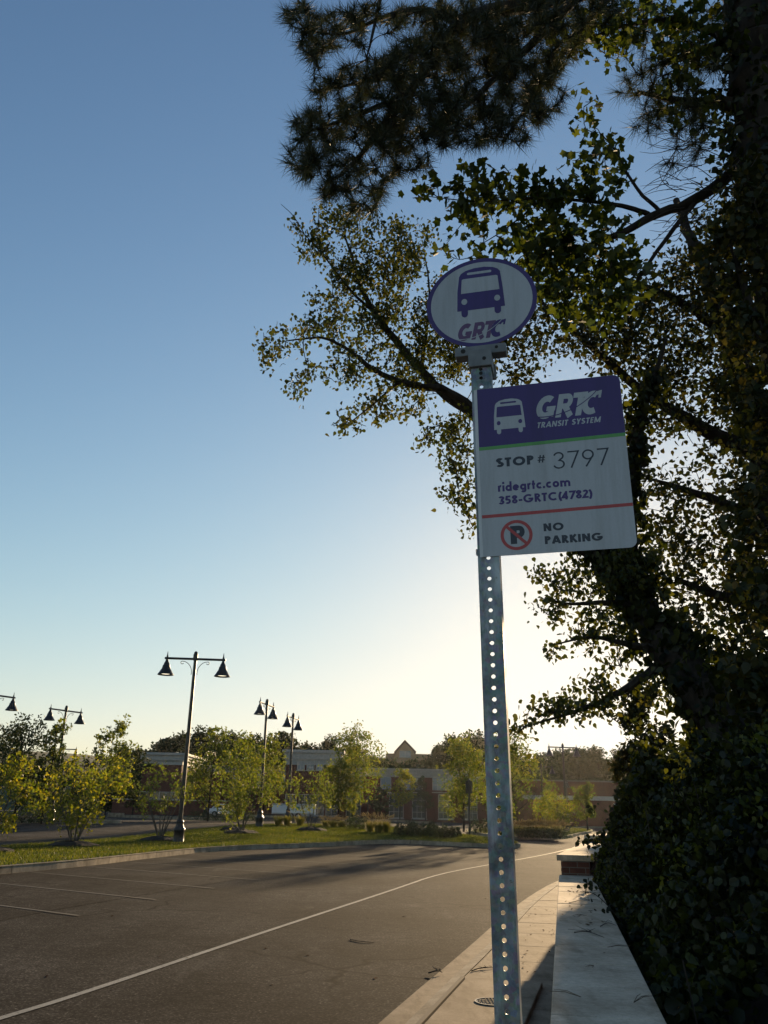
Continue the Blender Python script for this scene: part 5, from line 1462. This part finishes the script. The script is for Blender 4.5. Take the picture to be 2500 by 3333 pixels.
# ivy on the leaning trunk
def ivy_on(nm_parent, path, n, rmul=1.25, size=.10, out=.10, name="ivy"):
    P = resample(smooth_path([np.append(at(a, b, r), rd) for a, b, r, rd in path], 2), .05)
    P = np.array(P); i = RNG.integers(0, len(P), n); c = P[i]
    u = RNG.normal(size=(n, 3)); u /= np.linalg.norm(u, axis=1, keepdims=True)
    lump = 1 + .35 * np.sin(c[:, 2] * 4.1 + u[:, 0] * 3) * np.sin(c[:, 2] * 9 + u[:, 1] * 2)
    pos = c[:, :3] + u * (c[:, 3:4] * rmul + np.abs(RNG.normal(size=(n, 1))) * out) * lump[:, None]
    return leaves(name, heart(), pos, size, M['lf_ivy'], nm_parent, .5)
ivy_on(birch, TR, 3000, 1.15, .10, .13)
ivy_on(birch, [(2062, 1915, 9.2, .14), (1957, 1833, 9.4, .12), (1850, 1700, 9.6, .105)], 900, 1.1, .09, .10)
ivy_on(birch, [(2062, 1915, 9.2, .13), (2050, 1800, 9.2, .115), (2040, 1600, 9.3, .10), (2075, 1380, 9.3, .06), (2130, 1230, 9.3, .04)], 1800, 1.1, .09, .10)

# --- pine
pine = thing("pine_tree", at(2540, 2650, 7.4) * np.array([1, 1, 0]) + [0, 0, .4], "tall dark pine at the right frame edge, long needled boughs across the top", "tree")
sp = Skeleton()
PT = [(2760, 2700, 7.3, .36), (2720, 1900, 7.4, .33), (2630, 1200, 7.5, .31), (2510, 600, 7.6, .28), (2455, 100, 7.7, .26), (2410, -400, 7.8, .24), (2390, -800, 7.9, .2)]
sp.limb(PT, 14)
sp.limb([(2420, -150, 7.8, .12), (2250, -160, 7.4, .11), (2050, -80, 7.0, .10), (1880, -20, 6.8, .09), (1620, 30, 6.5, .075), (1490, 70, 6.3, .06), (1420, 180, 6.2, .05), (1325, 306, 6.1, .04), (1236, 420, 6.0, .03), (1150, 540, 6.0, .02), (1060, 600, 6.0, .010)])
sp.limb([(1490, 70, 6.3, .045), (1360, 20, 6.2, .03), (1230, 60, 6.1, .022), (1120, 120, 6.1, .014), (1010, 100, 6.0, .008)], 7)
sp.limb([(1260, -80, 6.2, .03), (1230, 30, 6.1, .02), (1205, 150, 6.0, .012), (1190, 200, 6.0, .006)], 5)
sp.limb([(1880, -20, 6.8, .06), (1760, 120, 6.6, .045), (1620, 240, 6.4, .034), (1520, 350, 6.3, .022), (1400, 430, 6.2, .012)], 7)
sp.limb([(2050, -80, 7.0, .05), (1900, 80, 6.8, .035), (1780, 250, 6.7, .025), (1680, 400, 6.6, .012)], 7)
sp.limb([(1424, 247, 6.2, .03), (1250, 250, 6.1, .02), (1100, 285, 6.0, .012)], 6)
sp.limb([(1325, 306, 6.1, .03), (1150, 380, 6.0, .02), (1000, 430, 6.0, .010)], 6)
sp.limb([(2470, 350, 7.6, .10), (2330, 330, 7.6, .06), (2200, 330, 7.6, .04), (2080, 300, 7.6, .02)], 7)
sp.limb([(2450, 120, 7.7, .10), (2300, 160, 7.6, .06), (2150, 210, 7.5, .03)], 7)
PB = [(985, 45, 60, 55), (1010, 160, 55, 50), (1095, 110, 90, 75), (1190, 45, 80, 50, 6.1, .7), (1340, 100, 90, 90, 6.2, .8), (1150, 275, 90, 60), (1050, 290, 50, 35), (1270, 230, 90, 70), (1400, 230, 140, 120), (1550, 190, 150, 150, 6.4), (1000, 420, 60, 60), (1090, 400, 100, 65), (1220, 390, 120, 90), (1370, 390, 130, 100), (1520, 400, 130, 90, 6.3), (1650, 380, 130, 90, 6.5), (975, 530, 50, 55), (1080, 560, 100, 80), (1180, 640, 70, 55, 6.0, .9), (1230, 520, 80, 70), (1330, 520, 70, 45, 6.1, .7), (1690, 150, 150, 150, 6.6), (1770, 280, 80, 110, 6.7), (1600, 50, 200, 90, 6.5), (1840, 110, 80, 90, 6.8), (1900, 30, 120, 80, 6.9)]
P2 = [(2110, 320, 100, 110, 7.6, .8), (2190, 430, 110, 120, 7.6, .8), (2050, 290, 50, 40, 7.6, .8), (2240, 270, 140, 130, 7.6, .8), (2330, 120, 120, 130, 7.7, .7), (2120, 120, 120, 110, 7.4, .7)]
def tuft_centres(sk, blobs, R, dR, per):
    out = []
    for b in blobs:
        cx, cy, rx, ry = b[:4]; Rb = b[4] if len(b) > 4 else R; dn = b[5] if len(b) > 5 else 1
        for _ in range(max(2, int(rx * ry / per * dn))):
            a, r = RNG.uniform(0, 6.28), math.sqrt(RNG.uniform(0, 1)); out.append(at(cx + rx * r * math.cos(a), cy + ry * r * math.sin(a), Rb + RNG.uniform(-dR, dR)))
    A = np.array([n_[:3] for n_ in sk.nodes]); out.sort(key=lambda c: np.min(np.linalg.norm(A - c, axis=1)))
    res = []
    for c in out:
        a, pts = sk.twig_to(c, .006, -.03)
        d = (c - pts[-3]) if len(pts) > 3 else c - a
        res.append((c, d / (np.linalg.norm(d) + 1e-9)))
    return res
def needles(parent, tufts, n=64, L=.19, w_=.0024):
    C = np.repeat(np.array([t[0] for t in tufts]), n, 0); D = np.repeat(np.array([t[1] for t in tufts]), n, 0)
    m = len(C); u = RNG.normal(size=(m, 3)); u /= np.linalg.norm(u, axis=1, keepdims=True)
    d = u + D * .55; d /= np.linalg.norm(d, axis=1, keepdims=True)
    s = np.cross(d, RNG.normal(size=(m, 3))); s /= np.linalg.norm(s, axis=1, keepdims=True)
    ln = L * RNG.uniform(.6, 1.15, (m, 1)); C0 = C - D * RNG.uniform(0, .10, (m, 1))
    tip = C0 + d * ln - np.array([0, 0, .12]) * ln ** 1.0 * .4
    V = np.stack([C0 - s * w_, C0 + s * w_, tip], 1).reshape(-1, 3)
    o = link("needles", arr_mesh("needles", V - origin(parent), [(0, 1, 2)], m, 3), M['needle'], parent); o['kind'] = 'stuff'
tf_ = tuft_centres(sp, PB, 6.1, .5, 190) 
needles(pine, tf_, 64, .17, .0034)
t2_ = tuft_centres(sp, P2, 7.6, .4, 420)
needles(pine, t2_, 70, .21, .0028)
# cones
cone = MB()
for c, d in tf_[::31]:
    q = c - d * .05 + np.array([0, 0, -.02])
    cone.lathe(q, [(.004, .03), (.02, .02), (.026, 0), (.018, -.03), (.004, -.05)], 7)
cone.build("cones", M['bark'], pine)['kind'] = 'stuff'
sp.mb.build("trunk", M['bark'], pine, True); sp.tw.build("twigs", M['twig'], pine)['kind'] = 'stuff'
ivy_on(pine, [(p[0], p[1], p[2], p[3]) for p in PT[:6]], 9000, 1.04, .09, .12)
# bare drooping twigs on the shaded side of the pine
bare = MB()
for k in range(90):
    c = at(RNG.uniform(2170, 2440), RNG.uniform(380, 760), 7.5 + RNG.uniform(-.4, .4)); e = c + np.array([RNG.uniform(-.5, -.1), RNG.uniform(-.2, .2), RNG.uniform(-.35, .15)])
    m_ = (c + e) / 2 + RNG.normal(size=3) * .05
    bare.tube(smooth_path([c, m_, e], 2), list(np.linspace(.006, .0018, 9)), 4, False)
bare.build("bare_twigs", M['twig'], pine)['kind'] = 'stuff'

# --- sweetgum bough
gum = thing("sweetgum_tree", at(2800, 2500, 8.6) * np.array([1, 1, 0]) + [0, 0, .4], "broadleaf tree with star shaped leaves, its boughs above and right of the oval sign", "tree")
sg_ = Skeleton()
sg_.limb([(2900, 2500, 8.6, .22), (2820, 1500, 8.6, .19), (2700, 800, 8.5, .15), (2560, 480, 8.3, .10), (2480, 471, 8.2, .075), (2398, 553, 8.0, .065), (2265, 656, 7.8, .055), (2132, 697, 7.6, .045), (2030, 758, 7.4, .035), (1886, 809, 7.3, .024), (1760, 870, 7.2, .012)])
sg_.limb([(2111, 697, 7.6, .03), (2040, 671, 7.4, .024), (1927, 656, 7.2, .018), (1820, 648, 7.1, .014), (1722, 645, 7.0, .010), (1560, 660, 6.9, .007), (1400, 640, 6.8, .004)], 6)
sg_.limb([(2150, 690, 7.6, .022), (2060, 604, 7.5, .016), (2009, 492, 7.5, .010), (1950, 430, 7.4, .006)], 6)
sg_.limb([(1722, 686, 7.0, .009), (1640, 750, 6.95, .007), (1575, 790, 6.9, .004)], 5)
sg_.limb([(2660, 700, 8.4, .10), (2500, 250, 7.9, .06), (2300, 80, 7.4, .04), (2100, 60, 7.1, .025), (1900, 130, 6.9, .010)], 6)
sg_.limb([(2265, 656, 7.8, .03), (2150, 800, 7.5, .022), (2050, 950, 7.3, .014), (1950, 1080, 7.2, .006)], 6)
GB = [(1400, 615, 60, 28, 6.8, 1.2), (1470, 655, 70, 36, 6.85, 1.2), (1500, 575, 40, 30, 6.9, 1.2), (1540, 560, 40, 42, 6.9, 1.2), (1690, 605, 120, 46, 7.0, 1.3), (1600, 655, 110, 34, 6.95, 1.3), (1820, 630, 100, 44, 7.1, 1.3), (1915, 625, 60, 34, 7.2, 1.2), (1890, 540, 60, 55, 7.3, 1), (1945, 470, 55, 45, 7.4, 1), (1915, 345, 45, 36, 7.4, 1), (2010, 560, 55, 55, 7.5, .9), (1560, 735, 50, 46, 6.9, 1), (1510, 820, 80, 26, 6.9, .9), (1740, 790, 120, 80, 7.1, 1.2), (1860, 780, 120, 70, 7.2, 1.2), (1990, 720, 80, 60, 7.4, .9), (1770, 900, 110, 90, 7.1, 1.3), (1900, 890, 130, 100, 7.2, 1.3), (2030, 900, 90, 110, 7.3, 1.1), (1890, 110, 110, 50, 6.9, 1.1), (2000, 165, 55, 45, 7.0, 1), (2090, 80, 120, 90, 7.1, 1.1), (2240, 120, 110, 110, 7.3, .9), (2230, 340, 80, 110, 7.5, .8), (1930, 1010, 100, 80, 7.2, 1.1), (1640, 850, 60, 40, 7.0, .8), (2330, 420, 60, 110, 7.7, .6)]
posg = spray(sg_, GB, 7.1, .28, 400, 8, .085, -.02)
sg_.mb.build("trunk", M['bark'], gum, True); sg_.tw.build("twigs", M['twig'], gum)['kind'] = 'stuff'
leaves_split(star(), posg, .100, M['lf_gum'], gum, .25)

# --- small leaved trees that fill the right side
oak = thing("broadleaf_tree", at(2700, 2400, 12) * np.array([1, 1, 0]) + [0, 0, .5], "dense small leaved dark tree filling the right side behind the square sign", "tree")
so = Skeleton()
so.limb([(2700, 2500, 12, .3), (2600, 1900, 12, .26), (2500, 1500, 12, .22), (2380, 1100, 12, .16), (2280, 850, 12, .10), (2200, 650, 12, .05)], 10)
so.limb([(2500, 1500, 12, .14), (2300, 1400, 11.8, .10), (2120, 1300, 11.5, .07), (1950, 1150, 11.3, .05), (1780, 1000, 11.2, .03), (1680, 900, 11.2, .012)])
so.limb([(2380, 1100, 12, .10), (2250, 1000, 11.8, .07), (2100, 930, 11.6, .045), (1950, 880, 11.5, .02)])
so.limb([(2560, 1750, 12, .12), (2400, 1650, 11.8, .08), (2250, 1600, 11.6, .05), (2120, 1560, 11.5, .02)])
so.limb([(2600, 1950, 12, .13), (2450, 1960, 11.8, .09), (2320, 1940, 11.6, .06), (2200, 1880, 11.5, .03)])
so.limb([(2640, 2150, 12, .12), (2480, 2180, 11.8, .08), (2330, 2130, 11.6, .05), (2220, 2100, 11.4, .02)])
so.limb([(2640, 2300, 12, .12), (2480, 2380, 11.6, .08), (2350, 2400, 11.3, .04)])
so.limb([(2100, 1300, 11.5, .05), (1950, 1350, 11.3, .03), (1800, 1300, 11.2, .02), (1640, 1200, 11.2, .01)])
OB = [(1720, 1010, 110, 110, 11.2, 0.77), (1830, 1060, 150, 110, 11.2, 0.85), (1700, 1180, 80, 110, 11.2, 0.68), (1640, 1130, 60, 110, 11.2, 0.68), (1960, 1080, 130, 120, 11.4, 0.94), (2080, 1000, 130, 120, 11.6, 0.94), (2060, 1170, 130, 120, 11.5, 0.94), (2190, 1060, 130, 160, 11.7, 1.02), (2300, 900, 140, 140, 11.9, 0.81), (2240, 1230, 150, 140, 11.7, 0.94), (2380, 1100, 130, 180, 12, 1.02), (2130, 1330, 80, 90, 11.6, 0.77), (2330, 1350, 160, 120, 11.9, 0.94), (2440, 1300, 80, 200, 12, 1.02), (2210, 860, 80, 70, 11.8, 0.80), (2420, 820, 100, 140, 12, 1.10), (2250, 1560, 150, 80, 11.7, 0.50), (2390, 1560, 120, 120, 11.9, 0.61), (2150, 1640, 100, 90, 11.6, 0.55), (2300, 1720, 170, 110, 11.7, 0.66), (2440, 1750, 90, 160, 12, 1.10), (2190, 1780, 110, 90, 11.5, 0.61), (2320, 1890, 160, 100, 11.6, 0.61), (2230, 1960, 90, 90, 11.5, 0.55), (2440, 1960, 90, 120, 12, 1.02), (2310, 2060, 120, 90, 11.5, 0.61), (2420, 2150, 110, 110, 11.7, 1.10), (2300, 2180, 60, 60, 11.4, 0.61), (2450, 2330, 100, 140, 11.6, 1.27), (2370, 2300, 60, 80, 11.3, 0.66), (2400, 640, 110, 120, 12, 0.80), (2300, 740, 90, 90, 12, 0.70), (2110, 1450, 50, 30, 11.5, 0.42)]
poso = spray(so, OB, 11.5, .8, 300, 15, .13, -.02)
so.limb([(2720, 1500, 7.0, .10), (2560, 1300, 6.9, .06), (2440, 1000, 6.8, .035), (2380, 800, 6.8, .012)])
so.limb([(2700, 2000, 7.0, .09), (2560, 1800, 6.9, .05), (2460, 1650, 6.8, .02)])
OB2 = [(2400, 850, 100, 130, 6.9, .9), (2440, 1080, 70, 130, 6.9, .9), (2450, 1350, 60, 130, 6.9, .7), (2455, 1650, 55, 130, 6.9, .8), (2460, 1980, 50, 120, 6.9, .7), (2450, 600, 60, 120, 7.0, .9), (2460, 2260, 50, 120, 6.9, 1.2)]
poso = np.concatenate([poso, spray(so, OB2, 6.9, .3, 260, 14, .09, -.02)])
so.mb.build("trunk", M['bark'], oak, True); so.tw.build("twigs", M['twig'], oak)['kind'] = 'stuff'
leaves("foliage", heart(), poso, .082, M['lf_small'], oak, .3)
# trees farther back on the right, seen only through the near foliage
BT = "trees standing behind the hedge on the right"
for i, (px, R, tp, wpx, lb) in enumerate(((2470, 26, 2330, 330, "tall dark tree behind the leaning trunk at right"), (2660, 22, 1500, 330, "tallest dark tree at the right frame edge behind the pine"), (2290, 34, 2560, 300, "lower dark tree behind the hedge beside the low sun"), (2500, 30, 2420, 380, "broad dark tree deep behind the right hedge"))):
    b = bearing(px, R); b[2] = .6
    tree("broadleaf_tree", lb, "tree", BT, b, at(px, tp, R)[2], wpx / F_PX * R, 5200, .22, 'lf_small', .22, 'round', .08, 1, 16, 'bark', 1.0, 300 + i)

b = bearing(2095, 24, 2400); b[2] = .3
tree("broadleaf_tree", "young leafy tree between hedge and hazy hill, left of the low trunk", "tree", BT, b, at(2095, 2235, 24)[2], 190 / F_PX * 24, 3400, .15, 'lf_small', .07, 'round', .42, 1, 13, 'bark', 1.0, 411)
# --- ivy hedge along the wall
hedge = thing("ivy_hedge", (*wall_path(5) , .6), "dark dense ivy hedge rising behind the low wall", "hedge")
def hedge_h(s, t):
    """height of the hedge top at wall coordinate s, t metres right of the coping"""
    t = t - .40 * ss(7.2, 10.4, s)
    near = np.interp(t, [-.05, 0.05, .22, .45, .8, 1.3, 2.2, 3.5, 6], [.55, .80, 1.12, 1.55, 2.0, 2.25, 2.5, 2.7, 2.9])
    far = np.interp(t, [-.05, .15, .5, .9, 1.5, 2.2, 3.5, 6], [.2, .5, .75, 1.15, 1.7, 2.1, 2.5, 2.8])
    k = ss(10.2, 13.0, s)
    base = near * (1 - k) + far * k
    cut = np.clip((5.5 - s) / 4, 0, 1) * .35 * np.clip(t / .5, 0, 1)
    return base - cut + .13 * np.sin(s * 1.9 + t * 2.3) + .09 * np.sin(s * 4.3 - t * 3.1) + .05 * np.sin(s * 9 + t * 7)
def wl(s, t):
    q = np.array([wall_path(a) for a in s]); return q[:, 0] + wn[0] * t, q[:, 1] + wn[1] * t
nH = 70000
s = RNG.uniform(1.0, 24, nH) ; s = np.where(RNG.uniform(size=nH) < .35, RNG.uniform(1.0, 9, nH), s)
t = np.abs(RNG.gamma(1.6, .75, nH)) - .02
x, y = wl(s, t); h = hedge_h(s, t)
z = h - np.abs(RNG.normal(size=nH)) * .16
clump = np.sin(s * 7 + np.sin(t * 5) * 2) * np.sin(t * 8 + s * 1.3)
hol = np.sin(s * 3.1 + 1.7 * np.sin(t * 2.9)) * np.sin(t * 4.3 + 1.1 * np.sin(s * 2.3)) + .6 * np.sin(s * 6.7 + t * 5.1)
z = z + .07 * clump + .16 * np.clip(hol, -1.2, .8)
t = np.where(t > .15, t + .10 * np.clip(hol, -1, 1) * -1, t); x, y = wl(s, t)
k = (z > .15) & (t < 6)
posh = np.stack([x, y, z], -1)[k]
near_ = np.linalg.norm(posh[:, :2], axis=1)
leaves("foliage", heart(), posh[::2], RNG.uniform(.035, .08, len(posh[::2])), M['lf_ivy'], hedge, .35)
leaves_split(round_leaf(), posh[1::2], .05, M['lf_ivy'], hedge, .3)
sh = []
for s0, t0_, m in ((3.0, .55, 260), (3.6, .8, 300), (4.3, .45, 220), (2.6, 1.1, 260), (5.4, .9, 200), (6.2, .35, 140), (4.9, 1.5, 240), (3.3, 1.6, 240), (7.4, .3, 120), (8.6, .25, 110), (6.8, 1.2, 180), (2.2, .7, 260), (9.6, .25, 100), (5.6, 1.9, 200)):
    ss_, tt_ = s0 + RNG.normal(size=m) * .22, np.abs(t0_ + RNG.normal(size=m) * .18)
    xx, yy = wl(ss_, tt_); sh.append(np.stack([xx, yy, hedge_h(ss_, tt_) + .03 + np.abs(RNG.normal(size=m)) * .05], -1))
wand, wl_pos = MB(), []
for k in range(110):
    s0 = RNG.uniform(2.0, 8.6); t0_ = abs(RNG.gamma(1.3, .45)) + .02
    q = wall_path(s0) + wn * t0_; h0 = float(hedge_h(np.array(s0), np.array(t0_))) - .06
    L = RNG.uniform(.18, .55); dv = np.array([*( -wn * RNG.uniform(-.1, .75) + wd * RNG.normal() * .4), RNG.uniform(.25, 1.0)]); dv /= np.linalg.norm(dv)
    p0 = np.array([q[0], q[1], h0]); p2 = p0 + dv * L - np.array([0, 0, .22 * L]); p1 = p0 + dv * L * .6 + np.array([0, 0, .06 * L])
    pts = smooth_path([p0, p1, p2], 2); wand.tube(pts, [.004, .0016], 4, False)
    m = int(L * 42)
    wl_pos.append(np.array([pts[i] for i in RNG.integers(2, len(pts), m)]) + RNG.normal(size=(m, 3)) * .028)
wand.build("shoot_stems", M['twig'], hedge)['kind'] = 'stuff'
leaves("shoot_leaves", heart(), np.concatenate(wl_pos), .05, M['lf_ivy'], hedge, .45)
M['lf_sun_tinted'] = leafmat("sun_tinted_leaf", G_STOPS((.05, .07, .012), (.08, .10, .018), (.13, .13, .03)), (1.6, 1.5, .4), .5, .03, 2.0)  # lighter yellow-green leaf colour paints in sunlit patches on the hedge
leaves("sun_tinted_clumps", heart(), np.concatenate(sh), .042, M['lf_sun_tinted'], hedge, .2)
# vines and stems that carry the hedge, and its shaded inner layer
vm = MB()
for k in range(170):
    s0 = RNG.uniform(1, 22); t0_ = RNG.uniform(.1, 2.5)
    s1, t1_ = s0 + RNG.normal() * .6, t0_ + RNG.uniform(-.3, .6)
    q0 = wall_path(s0) + wn * t0_; q1 = wall_path(s1) + wn * max(.05, t1_)
    h1 = float(hedge_h(np.array(s1), np.array(max(.05, t1_)))) - .05
    p0 = np.array([q0[0], q0[1], .1]); p1 = np.array([q1[0], q1[1], h1])
    vm.tube(smooth_path([p0, (p0 + p1) / 2 + RNG.normal(size=3) * .12, p1], 2), list(np.linspace(.008, .003, 9)), 5, False)
vm.build("stems", M['twig'], hedge)
nI = 16000
s = RNG.uniform(1, 24, nI); t = RNG.uniform(.02, 3.5, nI); x, y = wl(s, t)
z = hedge_h(s, t) * RNG.uniform(.25, .85, nI)
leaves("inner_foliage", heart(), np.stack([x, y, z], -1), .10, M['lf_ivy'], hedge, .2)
# leafy shoots hanging over the wall coping, climbing ivy column left of the trunk
col = []
for cx, cy, rx, ry, R, n in ((2110, 2520, 60, 90, 8.6, 420), (2060, 2600, 60, 70, 9.5, 380), (2030, 2680, 45, 60, 11, 340), (2160, 2560, 110, 90, 8.3, 900), (2260, 2540, 90, 70, 8.2, 600), (2330, 2600, 120, 130, 8, 1200), (2045, 2725, 30, 40, 13.5, 220), (2085, 2790, 45, 60, 12, 380), (2035, 2860, 35, 45, 9.8, 200)):
    for _ in range(n):
        a, r = RNG.uniform(0, 6.28), math.sqrt(RNG.uniform()); col.append(at(cx + rx * r * math.cos(a), cy + ry * r * math.sin(a), R + RNG.uniform(-.4, .4)))
leaves("climbing_shoots", heart(), np.array(col), .075, M['lf_ivy'], hedge, .4)

# ================================================================== LITTER
def flat_leaf_mesh():
    v = [(-.5, 0, .02), (-.2, .22, .10), (.2, .2, .06), (.5, 0, .12), (.2, -.2, .03), (-.2, -.22, .08), (0, 0, 0)]
    me = bpy.data.meshes.new("fallen_leaf"); me.from_pydata(v, [], [(6, i, (i + 1) % 6) for i in range(6)]); me.materials.append(M['dry']); return me
lfm = flat_leaf_mesh()
def litter(p, size, label, group):
    o = bpy.data.objects.new("fallen_leaf", lfm); COL.objects.link(o); o.location = p; o.scale = (size,) * 3
    o.rotation_euler = (RNG.uniform(-.3, .3), RNG.uniform(-.3, .3), RNG.uniform(0, 6.28)); tag(o, label, "leaf", group)
for _ in range(46):
    s_ = RNG.uniform(6.0, 11.0) if RNG.uniform() < .7 else RNG.uniform(3.2, 11)
    litter(wp(s_ - 3.5 if s_ > 9 else s_ - 3.0, RNG.uniform(.04, WID - .04), .803), RNG.uniform(.02, .05), "small dry leaf fragment lying on the stone coping of the low wall", "leaf bits on the wall coping")
for _ in range(60):
    s_ = RNG.uniform(4, 13); t_ = RNG.uniform(on_kerb(s_) + .1, -.03)
    litter(wp(s_, t_, -.046), RNG.uniform(.02, .06), "small dry leaf fragment lying on the concrete sidewalk", "leaf bits on the sidewalk")
for px, py in ((865, 3087), (605, 3120), (885, 3205), (362, 3226), (1196, 2990), (1061, 2941), (1135, 2950), (1315, 2984), (1415, 2977), (1580, 2925), (1262, 3066), (520, 3113), (1060, 3020), (367, 2981), (930, 2905), (1350, 2870), (1220, 3186), (680, 3200), (150, 3180), (1480, 2900), (780, 2960), (1000, 3110)):
    p = onz(px, py, -.197); litter(p, RNG.uniform(.04, .08), "small pale dry leaf lying on the open road", "leaf bits on the road")
def twig_thing(path, r, label, cat="twig", name="fallen_twig", side=2):
    path = [np.array(p) for p in path]
    root = thing(name, path[0], label, cat)
    MB().tube(smooth_path(path, 2), list(np.linspace(r, r * .35, len(smooth_path(path, 2)))), 6).build("stem", M['twig'], root)
    sd = MB()
    for k in range(side):
        a = path[len(path) // 2] + (path[-1] - path[0]) * RNG.uniform(-.2, .3); e = a + np.array([RNG.normal() * .07, RNG.normal() * .07, .015])
        sd.tube([a, e], [r * .5, r * .2], 4, False)
    if side: sd.build("side_shoot", M['twig'], root)['kind'] = 'stuff'
    return root
twig_thing([onz(1140, 3057, -.188), onz(1175, 3064, -.185), onz(1217, 3068, -.19)], .009, "long bent twig lying in the middle of the road", side=0)
twig_thing([onz(1395, 3166, -.17), onz(1425, 3158, -.15), onz(1440, 3165, -.17)], .010, "crumpled dark twig with leaves at the gutter edge", side=4)
twig_thing([onz(1535, 3160, -.04), onz(1560, 3150, -.035), onz(1610, 3150, -.04)], .008, "thin forked twig lying on the sidewalk behind the storm drain", side=4)
twig_thing([wp(2.6, .12, .806), wp(2.5, .2, .83), wp(2.42, .30, .806)], .004, "small dead leafy sprig on the shaded wall coping", side=5)
twig_thing([wp(4.6, .10, .805), wp(4.9, .22, .81), wp(5.0, .36, .805)], .003, "thin crooked twig across the wall coping", side=2)
twig_thing([wp(3.0, .3, .805), wp(3.2, .36, .812), wp(3.1, .41, .805)], .0035, "short forked twig near the right edge of the coping", side=3)
def needle_bundle(p, a, label):
    root = thing("pine_needles", p, label, "pine needles", "pine needle bundles on the coping")
    for k in range(3):
        q = a + RNG.uniform(-.3, .3); e = p + np.array([math.cos(q) * .13, math.sin(q) * .13, .012])
        MB().tube([p, (p + e) / 2 + [0, 0, .008], e], [.0016, .0014, .0007], 4, False).build("needle", M['dry'], root)
for k, (s_, t_, lb) in enumerate(((.5, .12, "pale pine needle bundle on the coping nearest the camera, left"), (.45, .33, "pale pine needle bundle on the coping nearest the camera, right"), (1.3, .2, "pine needle bundle on the second visible coping stone"), (2.0, .30, "pine needle bundle near the coping's right edge"), (5.6, .30, "pine needle bundle on the sunlit part of the coping"), (3.6, .12, "pine needle bundle at the edge of the coping shade"))):
    needle_bundle(wp(s_, t_, .806), RNG.uniform(0, 6.28), lb)

# ================================================================== AIR
hz_m = bpy.data.materials.new("morning_haze"); hz_m.use_nodes = True
t = hz_m.node_tree; t.nodes.clear()
pv = t.nodes.new("ShaderNodeVolumePrincipled"); om = t.nodes.new("ShaderNodeOutputMaterial")
pv.inputs['Color'].default_value = (.95, .93, .88, 1); pv.inputs['Density'].default_value = .00005; pv.inputs['Anisotropy'].default_value = .72
t.links.new(pv.outputs[0], om.inputs['Volume'])
hb = MB().hexa([(-420, -40, -1.6), (420, -40, -1.6), (420, 330, -1.6), (-420, 330, -1.6)], [(-420, -40, 34), (420, -40, 34), (420, 330, 34), (-420, 330, 34)]).build("haze", hz_m)
hb['kind'] = 'stuff'
